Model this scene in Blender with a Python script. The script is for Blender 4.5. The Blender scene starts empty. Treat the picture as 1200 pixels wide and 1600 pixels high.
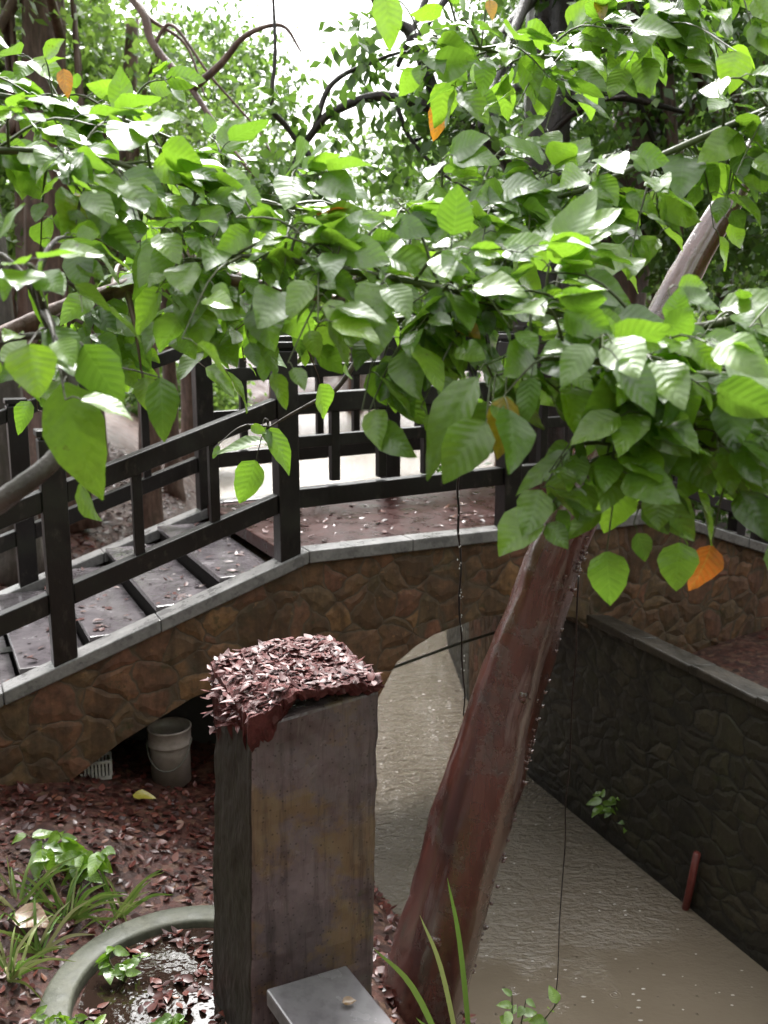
import bpy, bmesh, math, random
import numpy as np
from mathutils import Vector, Matrix
R = math.radians
rng = np.random.default_rng(7)
random.seed(7)
scene = bpy.context.scene
col = scene.collection

# ------------------------------------------------------------------ camera
CAMZ = 2.85
PITCH = R(11.3)
FPX = 1500.0
cam = bpy.data.cameras.new("camera")
camo = bpy.data.objects.new("camera", cam)
col.objects.link(camo)
camo.location = (0, 0, CAMZ)
camo.rotation_euler = (math.pi / 2 - PITCH, 0, 0)
cam.lens = 36 * FPX / 1600
cam.sensor_width = 36
cam.clip_end = 500
cam.clip_start = 0.05
cam.dof.use_dof = True
cam.dof.focus_distance = 3.6
cam.dof.aperture_fstop = 3.2
scene.camera = camo
FW = np.array([0, math.cos(PITCH), -math.sin(PITCH)])
UP = np.array([0, math.sin(PITCH), math.cos(PITCH)])

def ray(px, py):
    return FW + np.array([(px - 600) / FPX, 0, 0]) + UP * ((800 - py) / FPX)
def P(px, py, Y):                       # point of the place seen at px,py that is Y metres ahead
    r = ray(px, py)
    return np.array([0, 0, CAMZ]) + r * (Y / r[1])
def PZ(px, py, z):                      # ... that lies at height z
    r = ray(px, py)
    return np.array([0, 0, CAMZ]) + r * ((z - CAMZ) / r[2])

# ------------------------------------------------------------------ objects
def tag(o, label=None, cat=None, group=None, kind=None):
    if label: o['label'] = label
    if cat: o['category'] = cat
    if group: o['group'] = group
    if kind: o['kind'] = kind
    return o
def empty(name, loc, label, cat, group=None):
    o = bpy.data.objects.new(name, None)
    col.objects.link(o)
    o.location = loc
    o.empty_display_size = .1
    return tag(o, label, cat, group)
def link(name, me, mat, parent=None):
    o = bpy.data.objects.new(name, me)
    if mat: me.materials.append(mat)
    col.objects.link(o)
    if parent is not None:
        o.parent = parent
        o.matrix_parent_inverse = Matrix.Translation(-Vector(parent.location))
    return o

class MB:
    def __init__(s):
        s.v = []; s.f = []; s.uv = []
    def add(s, vs, fs, uvs=None):
        b = len(s.v)
        s.v += [tuple(map(float, p)) for p in vs]
        s.f += [tuple(b + i for i in f) for f in fs]
        s.uv += list(uvs) if uvs is not None else [(0, 0)] * len(vs)
        return s
    def hexa(s, c8):                    # 4 bottom (ccw from above), 4 top
        return s.add(c8, [(3, 2, 1, 0), (4, 5, 6, 7), (0, 1, 5, 4), (1, 2, 6, 5), (2, 3, 7, 6), (3, 0, 4, 7)])
    def tube(s, pts, rad, n=10, flute=0, nfl=5, cap=True, seed=0, rough=0):
        pts = [np.array(p, float) for p in pts]
        rr = np.random.default_rng(seed + 11)
        vs = []; uv = []; L = 0
        t0 = pts[1] - pts[0]
        a = np.cross(t0, [0, 1, .13]); a /= np.linalg.norm(a)
        for i, p in enumerate(pts):
            t = pts[min(i + 1, len(pts) - 1)] - pts[max(i - 1, 0)]
            t = t / (np.linalg.norm(t) + 1e-9)
            a = a - t * a.dot(t); a /= np.linalg.norm(a)
            b = np.cross(t, a)
            if i: L += np.linalg.norm(p - pts[i - 1])
            for k in range(n):
                th = 2 * math.pi * k / n
                r = rad[i] * (1 + flute * math.sin(nfl * th + L * 1.3 + seed) + flute * .6 * math.sin((nfl - 2) * th - L * 2.1 + seed * 2) + rough * rr.normal())
                vs.append(p + (a * math.cos(th) + b * math.sin(th)) * r)
                uv.append((k / n, L))
        fs = []
        for i in range(len(pts) - 1):
            for k in range(n):
                k2 = (k + 1) % n
                fs.append((i * n + k, i * n + k2, (i + 1) * n + k2, (i + 1) * n + k))
        if cap:
            fs.append(tuple(range(n - 1, -1, -1)))
            fs.append(tuple((len(pts) - 1) * n + k for k in range(n)))
        return s.add(vs, fs, uv)
    def lathe(s, prof, c, n=40, wob=0):
        vs = []
        for (r, z) in prof:
            for k in range(n):
                th = 2 * math.pi * k / n
                q = 1 + wob * math.sin(3 * th + z * 9)
                vs.append((c[0] + r * q * math.cos(th), c[1] + r * q * math.sin(th), c[2] + z))
        fs = [(i * n + k, i * n + (k + 1) % n, (i + 1) * n + (k + 1) % n, (i + 1) * n + k) for i in range(len(prof) - 1) for k in range(n)]
        return s.add(vs, fs)
    def mesh(s, name, smooth=False):
        me = bpy.data.meshes.new(name)
        me.from_pydata(s.v, [], s.f)
        uvl = me.uv_layers.new(name="UVMap")
        li = np.zeros(len(me.loops), dtype=np.int32)
        me.loops.foreach_get("vertex_index", li)
        uvl.data.foreach_set("uv", np.array(s.uv, dtype=np.float32)[li].ravel())
        if smooth: me.polygons.foreach_set("use_smooth", [True] * len(me.polygons))
        me.update()
        return me
    def build(s, name, mat, parent=None, smooth=False, bevel=0, seg=2):
        o = link(name, s.mesh(name, smooth), mat, parent)
        if bevel:
            m = o.modifiers.new("bevel", 'BEVEL'); m.width = bevel; m.segments = seg; m.limit_method = 'ANGLE'
        return o

def smooth_path(pts, n=24):
    """Catmull-Rom through pts (rows of any width)"""
    p = np.array(pts, float)
    p = np.vstack([2 * p[0] - p[1], p, 2 * p[-1] - p[-2]])
    m = len(p) - 3
    out = []
    for q in np.linspace(0, m - 1e-6, n):
        i = int(q); t = q - i
        a, b, c, d = p[i:i + 4]
        out.append(.5 * ((2 * b) + (c - a) * t + (2 * a - 5 * b + 4 * c - d) * t * t + (3 * b - a - 3 * c + d) * t ** 3))
    return np.array(out)
def sstep(a, b, x):
    t = np.clip((np.asarray(x, float) - a) / (b - a), 0, 1)
    return t * t * (3 - 2 * t)
def nrm(a):
    return a / (np.linalg.norm(a, axis=-1, keepdims=True) + 1e-9)
def wave(x, y, s=0):
    return (np.sin(1.9 * x + 1.1 * y + s) + np.sin(-1.3 * x + 2.7 * y + 2 * s) + np.sin(4.3 * x + 3.1 * y + 3 * s) * .5 + np.sin(-6.1 * x + 5.3 * y + s) * .3) / 2.8

# ------------------------------------------------------------------ materials
class NT:
    def __init__(s, name):
        s.m = bpy.data.materials.new(name); s.m.use_nodes = True
        s.t = s.m.node_tree; s.t.nodes.clear()
        s.out = s.n('ShaderNodeOutputMaterial')
    def n(s, typ, **kw):
        nd = s.t.nodes.new(typ)
        for k, v in kw.items():
            if k.startswith('i_'):
                key = k[2:]
                key = int(key) if key.isdigit() else key.replace('_', ' ')
                if isinstance(v, bpy.types.NodeSocket): s.t.links.new(v, nd.inputs[key])
                else: nd.inputs[key].default_value = v
            else: setattr(nd, k, v)
        return nd
    def l(s, a, b): s.t.links.new(a, b)
    def math(s, op, a, b=0.0, c=None, clamp=False):
        nd = s.n('ShaderNodeMath', operation=op, use_clamp=clamp)
        for i, v in enumerate((a, b, c)):
            if v is None: continue
            if isinstance(v, bpy.types.NodeSocket): s.l(v, nd.inputs[i])
            else: nd.inputs[i].default_value = v
        return nd.outputs[0]
    def mix(s, fac, a, b, blend='MIX'):
        nd = s.n('ShaderNodeMix', data_type='RGBA', blend_type=blend)
        for i, v in ((0, fac), (6, a), (7, b)):
            if isinstance(v, bpy.types.NodeSocket): s.l(v, nd.inputs[i])
            else: nd.inputs[i].default_value = v if i == 0 else (*v, 1)
        return nd.outputs[2]
    def ramp(s, fac, stops, interp='LINEAR'):
        nd = s.n('ShaderNodeValToRGB'); cr = nd.color_ramp; cr.interpolation = interp
        while len(cr.elements) > 1: cr.elements.remove(cr.elements[-1])
        cr.elements[0].position = stops[0][0]; cr.elements[0].color = (*stops[0][1], 1)
        for p, c in stops[1:]:
            e = cr.elements.new(p); e.color = (*c, 1)
        s.l(fac, nd.inputs[0])
        return nd.outputs[0]
    def fr(s, fac, a, b, lo=0., hi=1.):
        nd = s.n('ShaderNodeMapRange', clamp=True)
        s.l(fac, nd.inputs[0])
        for i, v in ((1, a), (2, b), (3, lo), (4, hi)): nd.inputs[i].default_value = v
        return nd.outputs[0]
    def noise(s, vec, scale, detail=4, rough=.55, dist=0):
        return s.n('ShaderNodeTexNoise', i_Vector=vec, i_Scale=scale, i_Detail=detail, i_Roughness=rough, i_Distortion=dist)
    def bump(s, h, strength=.5, dist=.01, normal=None):
        nd = s.n('ShaderNodeBump', i_Height=h, i_Strength=strength, i_Distance=dist)
        if normal is not None: s.l(normal, nd.inputs['Normal'])
        return nd.outputs[0]
    def pbsdf(s, color, rough, normal=None, spec=.5, coat=0, coat_rough=.1, metallic=0):
        nd = s.n('ShaderNodeBsdfPrincipled')
        nd.inputs['Coat IOR'].default_value = 1.6
        for k, v in (('Base Color', color), ('Roughness', rough), ('Specular IOR Level', spec), ('Coat Weight', coat), ('Coat Roughness', coat_rough), ('Metallic', metallic)):
            if isinstance(v, bpy.types.NodeSocket): s.l(v, nd.inputs[k])
            else: nd.inputs[k].default_value = (*v, 1) if k == 'Base Color' else v
        if normal is not None: s.l(normal, nd.inputs['Normal'])
        return nd
    def done(s, sh):
        s.l(sh.outputs[0], s.out.inputs[0]); return s.m
    def geo(s): return s.n('ShaderNodeNewGeometry').outputs['Position']
    def uv(s): return s.n('ShaderNodeTexCoord').outputs['UV']

def mat_stone_wall(name, cols, mortar, scale, sy=1.0, rough=(.25, .6), depth=.03, mwidth=.05):
    k = NT(name)
    uv = k.uv()
    nz = k.noise(uv, 1.9, 4)
    off = k.n('ShaderNodeVectorMath', operation='MULTIPLY_ADD', i_0=nz.outputs['Color'], i_1=(.36, .36, 0), i_2=uv).outputs[0]
    mp = k.n('ShaderNodeMapping', i_Vector=off); mp.inputs['Scale'].default_value = (1, sy, 1)
    ve = k.n('ShaderNodeTexVoronoi', feature='DISTANCE_TO_EDGE', i_Vector=mp.outputs[0], i_Scale=scale)
    vc = k.n('ShaderNodeTexVoronoi', feature='F1', i_Vector=mp.outputs[0], i_Scale=scale)
    sep = k.n('ShaderNodeSeparateColor', i_Color=vc.outputs['Color'])
    c = k.ramp(sep.outputs[0], cols)
    n2 = k.noise(k.geo(), 16, 6, .65)
    n3 = k.noise(k.geo(), 3.0, 4, .6)
    c = k.mix(k.fr(n2.outputs[0], .3, .75, 0, .75), c, (.02, .014, .01))
    c = k.mix(k.fr(n3.outputs[0], .5, .7, 0, .5), c, (.03, .032, .012))
    edge = k.fr(ve.outputs['Distance'], mwidth * .35, mwidth)
    c = k.mix(edge, mortar, c)
    ms = k.n('ShaderNodeMapping', i_Vector=uv); ms.inputs['Scale'].default_value = (5, .7, 1)
    sk = k.noise(ms.outputs[0], 1.0, 6, .65)
    c = k.mix(k.fr(sk.outputs[0], .50, .62, 0, .62), c, tuple(x * .35 for x in cols[0][1]))
    mossn = k.noise(uv, 7.5, 6, .7)
    c = k.mix(k.fr(mossn.outputs[0], .60, .66, 0, .55), c, (.026, .032, .010))
    pale = k.noise(uv, 11, 5, .7)
    c = k.mix(k.fr(pale.outputs[0], .62, .70, 0, .4), c, tuple(x * 1.5 for x in cols[-1][1]))
    zz_ = k.n('ShaderNodeSeparateXYZ', i_Vector=k.geo()).outputs[2]
    c = k.mix(k.fr(k.math('ADD', zz_, k.math('MULTIPLY', sk.outputs[0], .25)), WATER + .16, WATER + .24, .8, 0), c, (.008, .007, .005))
    h1 = k.fr(ve.outputs['Distance'], 0, .22)
    h = k.math('ADD', k.math('MULTIPLY', h1, .75), k.math('MULTIPLY', n2.outputs[0], .35))
    h = k.math('ADD', h, k.math('MULTIPLY', sep.outputs[1], .35))
    b = k.bump(h, .9, depth)
    return k.done(k.pbsdf(c, k.fr(n2.outputs[0], .3, .7, rough[0], rough[1]), b, .5))

def mat_wood():
    k = NT("dark_wet_wood")
    g = k.geo()
    mp = k.n('ShaderNodeMapping', i_Vector=g); mp.inputs['Scale'].default_value = (30, 30, 14)
    n = k.noise(mp.outputs[0], 1.6, 5, .6); n2 = k.noise(g, 3.5, 3)
    c = k.ramp(n.outputs[0], [(.3, (.004, .003, .0027)), (.6, (.008, .006, .0055)), (.8, (.016, .012, .010))])
    c = k.mix(k.fr(n2.outputs[0], .55, .75, 0, .5), c, (.02, .022, .012))
    n4 = k.noise(mp.outputs[0], .5, 6, .7)
    c = k.mix(k.fr(n4.outputs[0], .58, .68, 0, .7), c, (.045, .036, .030))
    return k.done(k.pbsdf(c, k.fr(n2.outputs[0], .3, .7, .28, .5), k.bump(n.outputs[0], .35, .006), .5))

def mat_slab(name, a, b, scale=6, rough=(.12, .45), bumpd=.006, spec=.5, spots=None):
    k = NT(name)
    g = k.geo()
    n = k.noise(g, scale, 6, .62); n2 = k.noise(g, scale * 5, 4, .6); n3 = k.noise(g, scale * .8, 8, .68)
    c = k.mix(k.fr(n.outputs[0], .35, .68), a, b)
    c = k.mix(k.fr(n2.outputs[0], .45, .75, 0, .5), c, tuple(x * .45 for x in a))
    if spots:
        c = k.mix(k.fr(n3.outputs[0], .50, .57, 0, .7), c, spots)
        mk = k.n('ShaderNodeMapping', i_Vector=g); mk.inputs['Scale'].default_value = (22, 22, 1.1)
        dr = k.noise(mk.outputs[0], 1.0, 5, .65)
        c = k.mix(k.fr(dr.outputs[0], .50, .64, 0, .6), c, tuple(x * .4 for x in a))
        pit = k.n('ShaderNodeTexVoronoi', feature='F1', i_Vector=g, i_Scale=46)
        c = k.mix(k.fr(pit.outputs['Distance'], .10, .22, .6, 0), c, (.02, .016, .014))
    h = k.math('ADD', k.math('MULTIPLY', n.outputs[0], .7), k.math('MULTIPLY', n2.outputs[0], .4))
    return k.done(k.pbsdf(c, k.fr(n.outputs[0], .35, .7, rough[0], rough[1]), k.bump(h, .7, bumpd), spec))

def mat_ground():
    k = NT("wet_leaf_mould")
    g = k.geo()
    n = k.noise(g, 2.2, 6, .65); n2 = k.noise(g, 22, 6, .7)
    v = k.n('ShaderNodeTexVoronoi', feature='F1', i_Vector=g, i_Scale=26)
    sep = k.n('ShaderNodeSeparateColor', i_Color=v.outputs['Color'])
    c = k.ramp(sep.outputs[0], [(0, (.022, .008, .006)), (.4, (.060, .018, .013)), (.75, (.105, .040, .028)), (1, (.14, .08, .05))])
    c = k.mix(k.fr(n2.outputs[0], .4, .65, 0, .7), c, (.02, .011, .008))
    c = k.mix(k.fr(n.outputs[0], .5, .72, 0, .6), c, (.055, .030, .020))
    h = k.math('ADD', k.math('MULTIPLY', sep.outputs[1], .6), n2.outputs[0])
    return k.done(k.pbsdf(c, k.fr(n.outputs[0], .35, .65, .32, .7), k.bump(h, .8, .02), .35))

def mat_water():
    k = NT("muddy_canal_water")
    g = k.geo()
    sp = k.n('ShaderNodeSeparateXYZ', i_Vector=g)
    mp = k.n('ShaderNodeMapping', i_Vector=g); mp.inputs['Rotation'].default_value = (0, 0, R(-23)); mp.inputs['Scale'].default_value = (1.0, 1.9, 1)
    n1 = k.noise(mp.outputs[0], 7.0, 3, .55, .7); n2 = k.noise(mp.outputs[0], 24, 3, .6, .6); n3 = k.noise(g, 2.3, 2)
    # choppy water under and beyond the bridge, calmer in the pool in front of it
    chop = k.fr(k.math('ADD', sp.outputs[1], k.math('MULTIPLY', n3.outputs[0], 1.6)), 5.3, 7.6, .06, 1.0)
    far = k.fr(sp.outputs[1], 13, 18, 1.0, .35)
    chop = k.math('MULTIPLY', chop, far)
    h = k.math('ADD', n1.outputs[0], k.math('MULTIPLY', n2.outputs[0], .6))
    # rings and pock marks left by rain drops
    v = k.n('ShaderNodeTexVoronoi', feature='F1', i_Vector=g, i_Scale=5.5)
    ring = k.math('MULTIPLY', k.math('SINE', k.math('MULTIPLY', v.outputs['Distance'], 70.0)), k.fr(v.outputs['Distance'], .06, .30, 1, 0))
    ring = k.math('MULTIPLY', ring, k.fr(k.n('ShaderNodeSeparateColor', i_Color=v.outputs['Color']).outputs[0], .55, .9))
    v2 = k.n('ShaderNodeTexVoronoi', feature='F1', i_Vector=g, i_Scale=15)
    dot = k.math('MULTIPLY', k.fr(v2.outputs['Distance'], .03, .14, 1, 0), k.fr(k.n('ShaderNodeSeparateColor', i_Color=v2.outputs['Color']).outputs[1], .7, .8))
    b = k.bump(h, 1.0, .09)
    bs = k.n('ShaderNodeBump', i_Height=h, i_Distance=.10)
    k.l(chop, bs.inputs['Strength'])
    b2 = k.bump(ring, .25, .005, bs.outputs[0])
    b3 = k.bump(dot, .9, .012, b2)
    c = k.mix(n3.outputs[0], (.135, .108, .078), (.175, .145, .108))
    return k.done(k.pbsdf(c, .06, b3, .5))

def mat_bark(name, cols, sheen=(.22, .5), vs=(26, 1.6), bump=.02, spec=.5, coat=0):
    k = NT(name)
    uv = k.uv(); g = k.geo()
    mp = k.n('ShaderNodeMapping', i_Vector=g); mp.inputs['Scale'].default_value = (vs[0] * .5, vs[0] * .5, vs[1] * 1.6)
    n = k.noise(mp.outputs[0], 1.3, 6, .62, .4); n2 = k.noise(g, 5.5, 5, .65); n3 = k.noise(g, 40, 4, .6)
    c = k.ramp(n.outputs[0], [(.28, cols[0]), (.5, cols[1]), (.72, cols[2])])
    c = k.mix(k.fr(n2.outputs[0], .52, .68, 0, .8), c, cols[3])
    h = k.math('ADD', k.math('MULTIPLY', n.outputs[0], .8), k.math('MULTIPLY', n3.outputs[0], .35))
    if coat:
        m2 = k.n('ShaderNodeMapping', i_Vector=uv); m2.inputs['Scale'].default_value = (3, 26, 1)
        ln = k.noise(m2.outputs[0], 1.0, 4, .6, .3)
        m3 = k.n('ShaderNodeMapping', i_Vector=uv); m3.inputs['Scale'].default_value = (7, .9, 1)
        st = k.noise(m3.outputs[0], 1.0, 5, .7, .2)
        c = k.mix(k.fr(ln.outputs[0], .58, .72, 0, .35), c, (.012, .005, .004))
        c = k.mix(k.fr(st.outputs[0], .53, .62, 0, .8), c, (.17, .12, .115))  # pale grey streaks paint the wet sheen into the bark colour
        m4 = k.n('ShaderNodeMapping', i_Vector=k.n('ShaderNodeVectorMath', operation='MULTIPLY_ADD', i_0=n3.outputs['Color'], i_1=(.03, .03, .03), i_2=g).outputs[0]); m4.inputs['Scale'].default_value = (30, 30, 7)
        cr = k.n('ShaderNodeTexVoronoi', feature='DISTANCE_TO_EDGE', i_Vector=m4.outputs[0], i_Scale=1.0)
        crack = k.math('MULTIPLY', k.fr(cr.outputs['Distance'], .0, .08, 1, 0), k.fr(n2.outputs[0], .50, .64))
        c = k.mix(k.math('MULTIPLY', crack, .55), c, (.010, .005, .004))
        lich = k.noise(g, 19, 5, .7)
        c = k.mix(k.fr(lich.outputs[0], .66, .70, 0, .6), c, (.13, .12, .09))
        h = k.math('SUBTRACT', h, k.math('MULTIPLY', crack, .35))
        h = k.math('ADD', h, k.math('MULTIPLY', ln.outputs[0], .35))
    return k.done(k.pbsdf(c, k.fr(n2.outputs[0], .3, .7, sheen[0], sheen[1]), k.bump(h, .8, bump), spec, coat, .22))

def mat_leaf(name, stops, trans, tr=.3, rough=.2, veins=True, coat=.6, spec=.8):
    k = NT(name)
    lv = k.n('ShaderNodeAttribute', attribute_name='lv').outputs['Fac']
    c = k.ramp(lv, stops)
    nrml = None
    rg = rough
    if veins:
        sp = k.n('ShaderNodeSeparateXYZ', i_Vector=k.uv())
        v = k.math('ABSOLUTE', k.math('SUBTRACT', k.math('MULTIPLY', sp.outputs[1], 2.0), 1.0))
        q = k.math('SUBTRACT', sp.outputs[0], k.math('MULTIPLY', v, .20))
        f = k.math('ABSOLUTE', k.math('SUBTRACT', k.math('FRACT', k.math('MULTIPLY', q, 8.0)), .5))
        vein = k.math('MAXIMUM', k.fr(f, .0, .09, 1, 0), k.fr(v, .02, .07, 1, 0))
        n = k.noise(k.geo(), 60, 4, .6)
        nb = k.noise(k.geo(), 14, 3, .55)
        c = k.mix(k.fr(n.outputs[0], .35, .7, .0, .30), c, (.03, .07, .01))
        blot = k.noise(k.geo(), 26, 3, .6)
        c = k.mix(k.fr(blot.outputs[0], .69, .74, 0, .8), c, (.10, .07, .02))
        c = k.mix(k.math('MULTIPLY', vein, .20), c, (.22, .40, .08))
        hgt = k.math('ADD', k.fr(f, 0, .5, 0, 1), k.math('MULTIPLY', nb.outputs[0], 1.1))
        nrml = k.bump(hgt, .22, .004)
        rg = k.fr(nb.outputs[0], .35, .65, rough * .6, rough * 1.7)
    p = k.pbsdf(c, rg, nrml, spec, coat, .22)
    t = k.n('ShaderNodeBsdfTranslucent')
    k.l(k.mix(k.fr(lv, .9, .94, .40, .0), c, trans, 'MIX'), t.inputs[0])
    if nrml is not None: k.l(nrml, t.inputs['Normal'])
    mx = k.n('ShaderNodeMixShader', i_0=tr)
    k.l(p.outputs[0], mx.inputs[1]); k.l(t.outputs[0], mx.inputs[2])
    return k.done(mx)

GREENS = [(0, (.048, .118, .018)), (.3, (.105, .22, .026)), (.6, (.175, .32, .030)), (.86, (.26, .46, .03)), (.92, (.24, .38, .03)), (.95, (.55, .36, .02)), (1, (.42, .11, .012))]
WATER = -.75
M = {}
M['leaf'] = mat_leaf("wet_broad_leaf", GREENS, (.26, .50, .02), .50, .30, True, 1.0, .9)
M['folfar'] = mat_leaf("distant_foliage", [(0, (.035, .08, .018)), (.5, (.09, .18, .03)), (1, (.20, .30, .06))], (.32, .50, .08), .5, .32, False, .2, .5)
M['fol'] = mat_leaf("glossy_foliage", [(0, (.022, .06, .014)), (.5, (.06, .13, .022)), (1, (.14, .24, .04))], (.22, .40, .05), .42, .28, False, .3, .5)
M['grassy'] = mat_leaf("strap_leaf", [(0, (.05, .12, .02)), (.5, (.12, .22, .04)), (.8, (.25, .30, .09)), (1, (.34, .34, .17))], (.2, .35, .05), .25, .3, False, .2, .5)
M['litter'] = mat_leaf("fallen_leaves", [(0, (.020, .006, .005)), (.4, (.075, .017, .013)), (.7, (.13, .038, .026)), (.9, (.17, .08, .045)), (1, (.20, .14, .05))], (.1, .03, .01), .05, .40, False, .1, .4)
M['redmat'] = mat_leaf('matted_red_leaves', [(0, (.05, .012, .012)), (.5, (.12, .030, .028)), (1, (.20, .075, .065))], (.1, .03, .02), .05, .5, False, .1, .35)
M['yellow'] = mat_leaf("yellowed_leaf", [(0, (.45, .42, .08)), (1, (.50, .36, .04))], (.5, .4, .05), .2, .25)
M['brownleaf'] = mat_leaf("brown_leaf", [(0, (.22, .10, .035)), (1, (.25, .12, .04))], (.3, .1, .02), .15, .35)
M['wood'] = mat_wood()
M['stoneface'] = mat_stone_wall("rubble_stone_facing", [(0, (.105, .054, .025)), (.3, (.18, .088, .042)), (.55, (.15, .092, .044)), (.8, (.21, .086, .050)), (1, (.27, .14, .058))], (.085, .058, .036), 5.6, 1.1, (.5, .8), .013, .05)
M['darkwall'] = mat_stone_wall("dark_mossy_stone", [(0, (.016, .014, .008)), (.4, (.028, .024, .013)), (.7, (.022, .020, .009)), (1, (.055, .046, .026))], (.011, .010, .006), 5.0, 1.6, (.45, .75), .012, .06)
M['coping'] = mat_slab("worn_coping", (.012, .010, .006), (.045, .034, .022), 5, (.4, .7), .02)
M['tread'] = mat_slab("wet_step_stone", (.10, .088, .096), (.17, .152, .162), 5, (.08, .32), .006)
M['riser'] = mat_slab('black_riser', (.010, .008, .008), (.018, .014, .013), 8, (.75, .9), .004, .1)  # near black, much darker than the treads
M['kerb'] = mat_slab("grey_kerb_stone", (.14, .135, .135), (.24, .23, .225), 9, (.2, .5), .005)
M['deck'] = mat_slab("wet_red_deck", (.026, .007, .006), (.060, .017, .013), 6, (.22, .5), .006, .12)
M['shaft'] = mat_slab("wet_pillar_stone", (.115, .086, .088), (.19, .150, .158), 3.2, (.14, .36), .004, .5, (.20, .135, .065))
M['redrock'] = mat_slab("rough_red_stone", (.045, .010, .010), (.12, .030, .028), 9, (.4, .75), .02, .25)
M['shadedstone'] = mat_slab('dark_shaded_stone', (.020, .015, .012), (.036, .028, .022), 4, (.5, .75), .006, .3)  # dark version of the pillar stone, carries painted shade
M['bench'] = mat_slab("wet_grey_slab", (.14, .13, .14), (.19, .18, .19), 4, (.12, .32), .002, .5)
M['concrete'] = mat_slab("mossy_concrete", (.050, .056, .036), (.105, .105, .078), 8, (.5, .75), .008)
M['rock'] = mat_slab("grey_green_rock", (.08, .085, .06), (.14, .14, .11), 7, (.3, .55), .01)
M['plastic'] = mat_slab("dull_white_plastic", (.25, .205, .18), (.32, .27, .245), 4, (.3, .5), .001)
M['white'] = mat_slab("weathered_white_plastic", (.4, .38, .35), (.5, .48, .45), 6, (.35, .5), .001)
M['rust'] = mat_slab("rust_red_metal", (.11, .020, .016), (.17, .038, .028), 20, (.35, .6), .003)
M['pole'] = mat_slab("pale_weathered_pole", (.10, .10, .085), (.17, .165, .14), 12, (.3, .6), .003)
M['ground'] = mat_ground()
M['water'] = mat_water()
M['redbark'] = mat_bark("wet_red_bark", [(.025, .008, .006), (.085, .024, .018), (.13, .045, .036), (.10, .070, .064)], (.12, .34), (16, 1.2), .007, .9, 1.0)
M['greybark'] = mat_bark("grey_bark", [(.03, .024, .02), (.075, .062, .054), (.13, .11, .10), (.05, .045, .03)], (.3, .6))
M['brownbark'] = mat_bark("brown_bark", [(.035, .018, .013), (.11, .06, .045), (.19, .12, .092), (.07, .045, .03)], (.35, .6))
M['blackbark'] = mat_bark("dark_wet_bark", [(.006, .004, .004), (.015, .009, .008), (.034, .017, .014), (.014, .010, .008)], (.25, .5))
M['twig'] = mat_bark("green_twig", [(.04, .05, .02), (.07, .09, .03), (.10, .12, .05), (.06, .05, .03)], (.25, .5), (40, 4), .003)
k = NT("water_drop"); M['drop'] = k.done(k.pbsdf((.5, .5, .5), .03, None, 1.0, 1.0))

# ------------------------------------------------------------------ leaves
def leafmesh(name, O, T, N, L, W, droop, fold, lv, detail=2):
    O = np.asarray(O, float); n = len(O)
    T = nrm(np.asarray(T, float)); N = np.asarray(N, float)
    N = nrm(N - T * (N * T).sum(1, keepdims=True)); B = np.cross(T, N)
    L, W, droop, fold, lv = [np.broadcast_to(np.asarray(a, float), (n,)) for a in (L, W, droop, fold, lv)]
    if detail == 0:
        S = np.array([0, .45, .45, 1.0]); C = np.array([0, -1, 1, 0.]); Q = np.array([[0, 1, 3, 2]])
        prof = np.ones(4)
    else:
        ns = 9 if detail == 2 else 5
        cc = np.array([-1, -.5, 0, .5, 1.]) if detail == 2 else np.array([-1, 0, 1.])
        ss = np.linspace(0, 1, ns); nc = len(cc)
        S = np.repeat(ss, nc); C = np.tile(cc, ns)
        pr = np.sin(np.pi * ss ** .70) ** .80 * (1.02 - .18 * ss); pr[0] = .10; pr[-1] = .015
        if detail == 2: pr[1:-1] *= 1 + .025 * np.array([1, -1, 1, -1, 1, -1, 1])
        prof = np.repeat(pr, nc)
        Q = np.array([[i * nc + j, i * nc + j + 1, (i + 1) * nc + j + 1, (i + 1) * nc + j] for i in range(ns - 1) for j in range(nc - 1)])
    m = len(S)
    w = (W[:, None] / 2) * prof * C
    ph = rng.uniform(0, 6.28, (n, 1))
    up = fold[:, None] * np.abs(w) - droop[:, None] * L[:, None] * S ** 2
    if detail == 2:
        up = up + .035 * W[:, None] * np.abs(C) * np.sin(S * 11 + ph + 1.7 * np.sign(C)) + .03 * L[:, None] * np.sin(S * 4 + ph) * S
        w = w + .04 * L[:, None] * np.sin(S * 3.0 + ph) * S * 1.2
    lobe = np.where(S < .01, .0, 0) if detail else 0
    V = O[:, None, :] + T[:, None, :] * (L[:, None] * (S + lobe))[..., None] + B[:, None, :] * w[..., None] + N[:, None, :] * up[..., None]
    V = V.reshape(-1, 3)
    F = (Q[None] + (np.arange(n) * m)[:, None, None]).reshape(-1, 4)
    me = bpy.data.meshes.new(name)
    me.vertices.add(len(V)); me.vertices.foreach_set("co", V.astype(np.float32).ravel())
    me.loops.add(F.size); me.loops.foreach_set("vertex_index", F.astype(np.int32).ravel())
    me.polygons.add(len(F)); me.polygons.foreach_set("loop_start", (np.arange(len(F)) * 4).astype(np.int32))
    me.polygons.foreach_set("use_smooth", np.ones(len(F), dtype=bool))
    at = me.attributes.new("lv", 'FLOAT', 'POINT'); at.data.foreach_set("value", np.repeat(lv, m).astype(np.float32))
    if detail:
        u = me.uv_layers.new(name="UVMap")
        uv = np.stack([np.tile(S, n), np.tile(C * .5 + .5, n)], 1)
        u.data.foreach_set("uv", uv[F.ravel()].astype(np.float32).ravel())
    me.update(calc_edges=True); me.validate()
    return me

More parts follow.
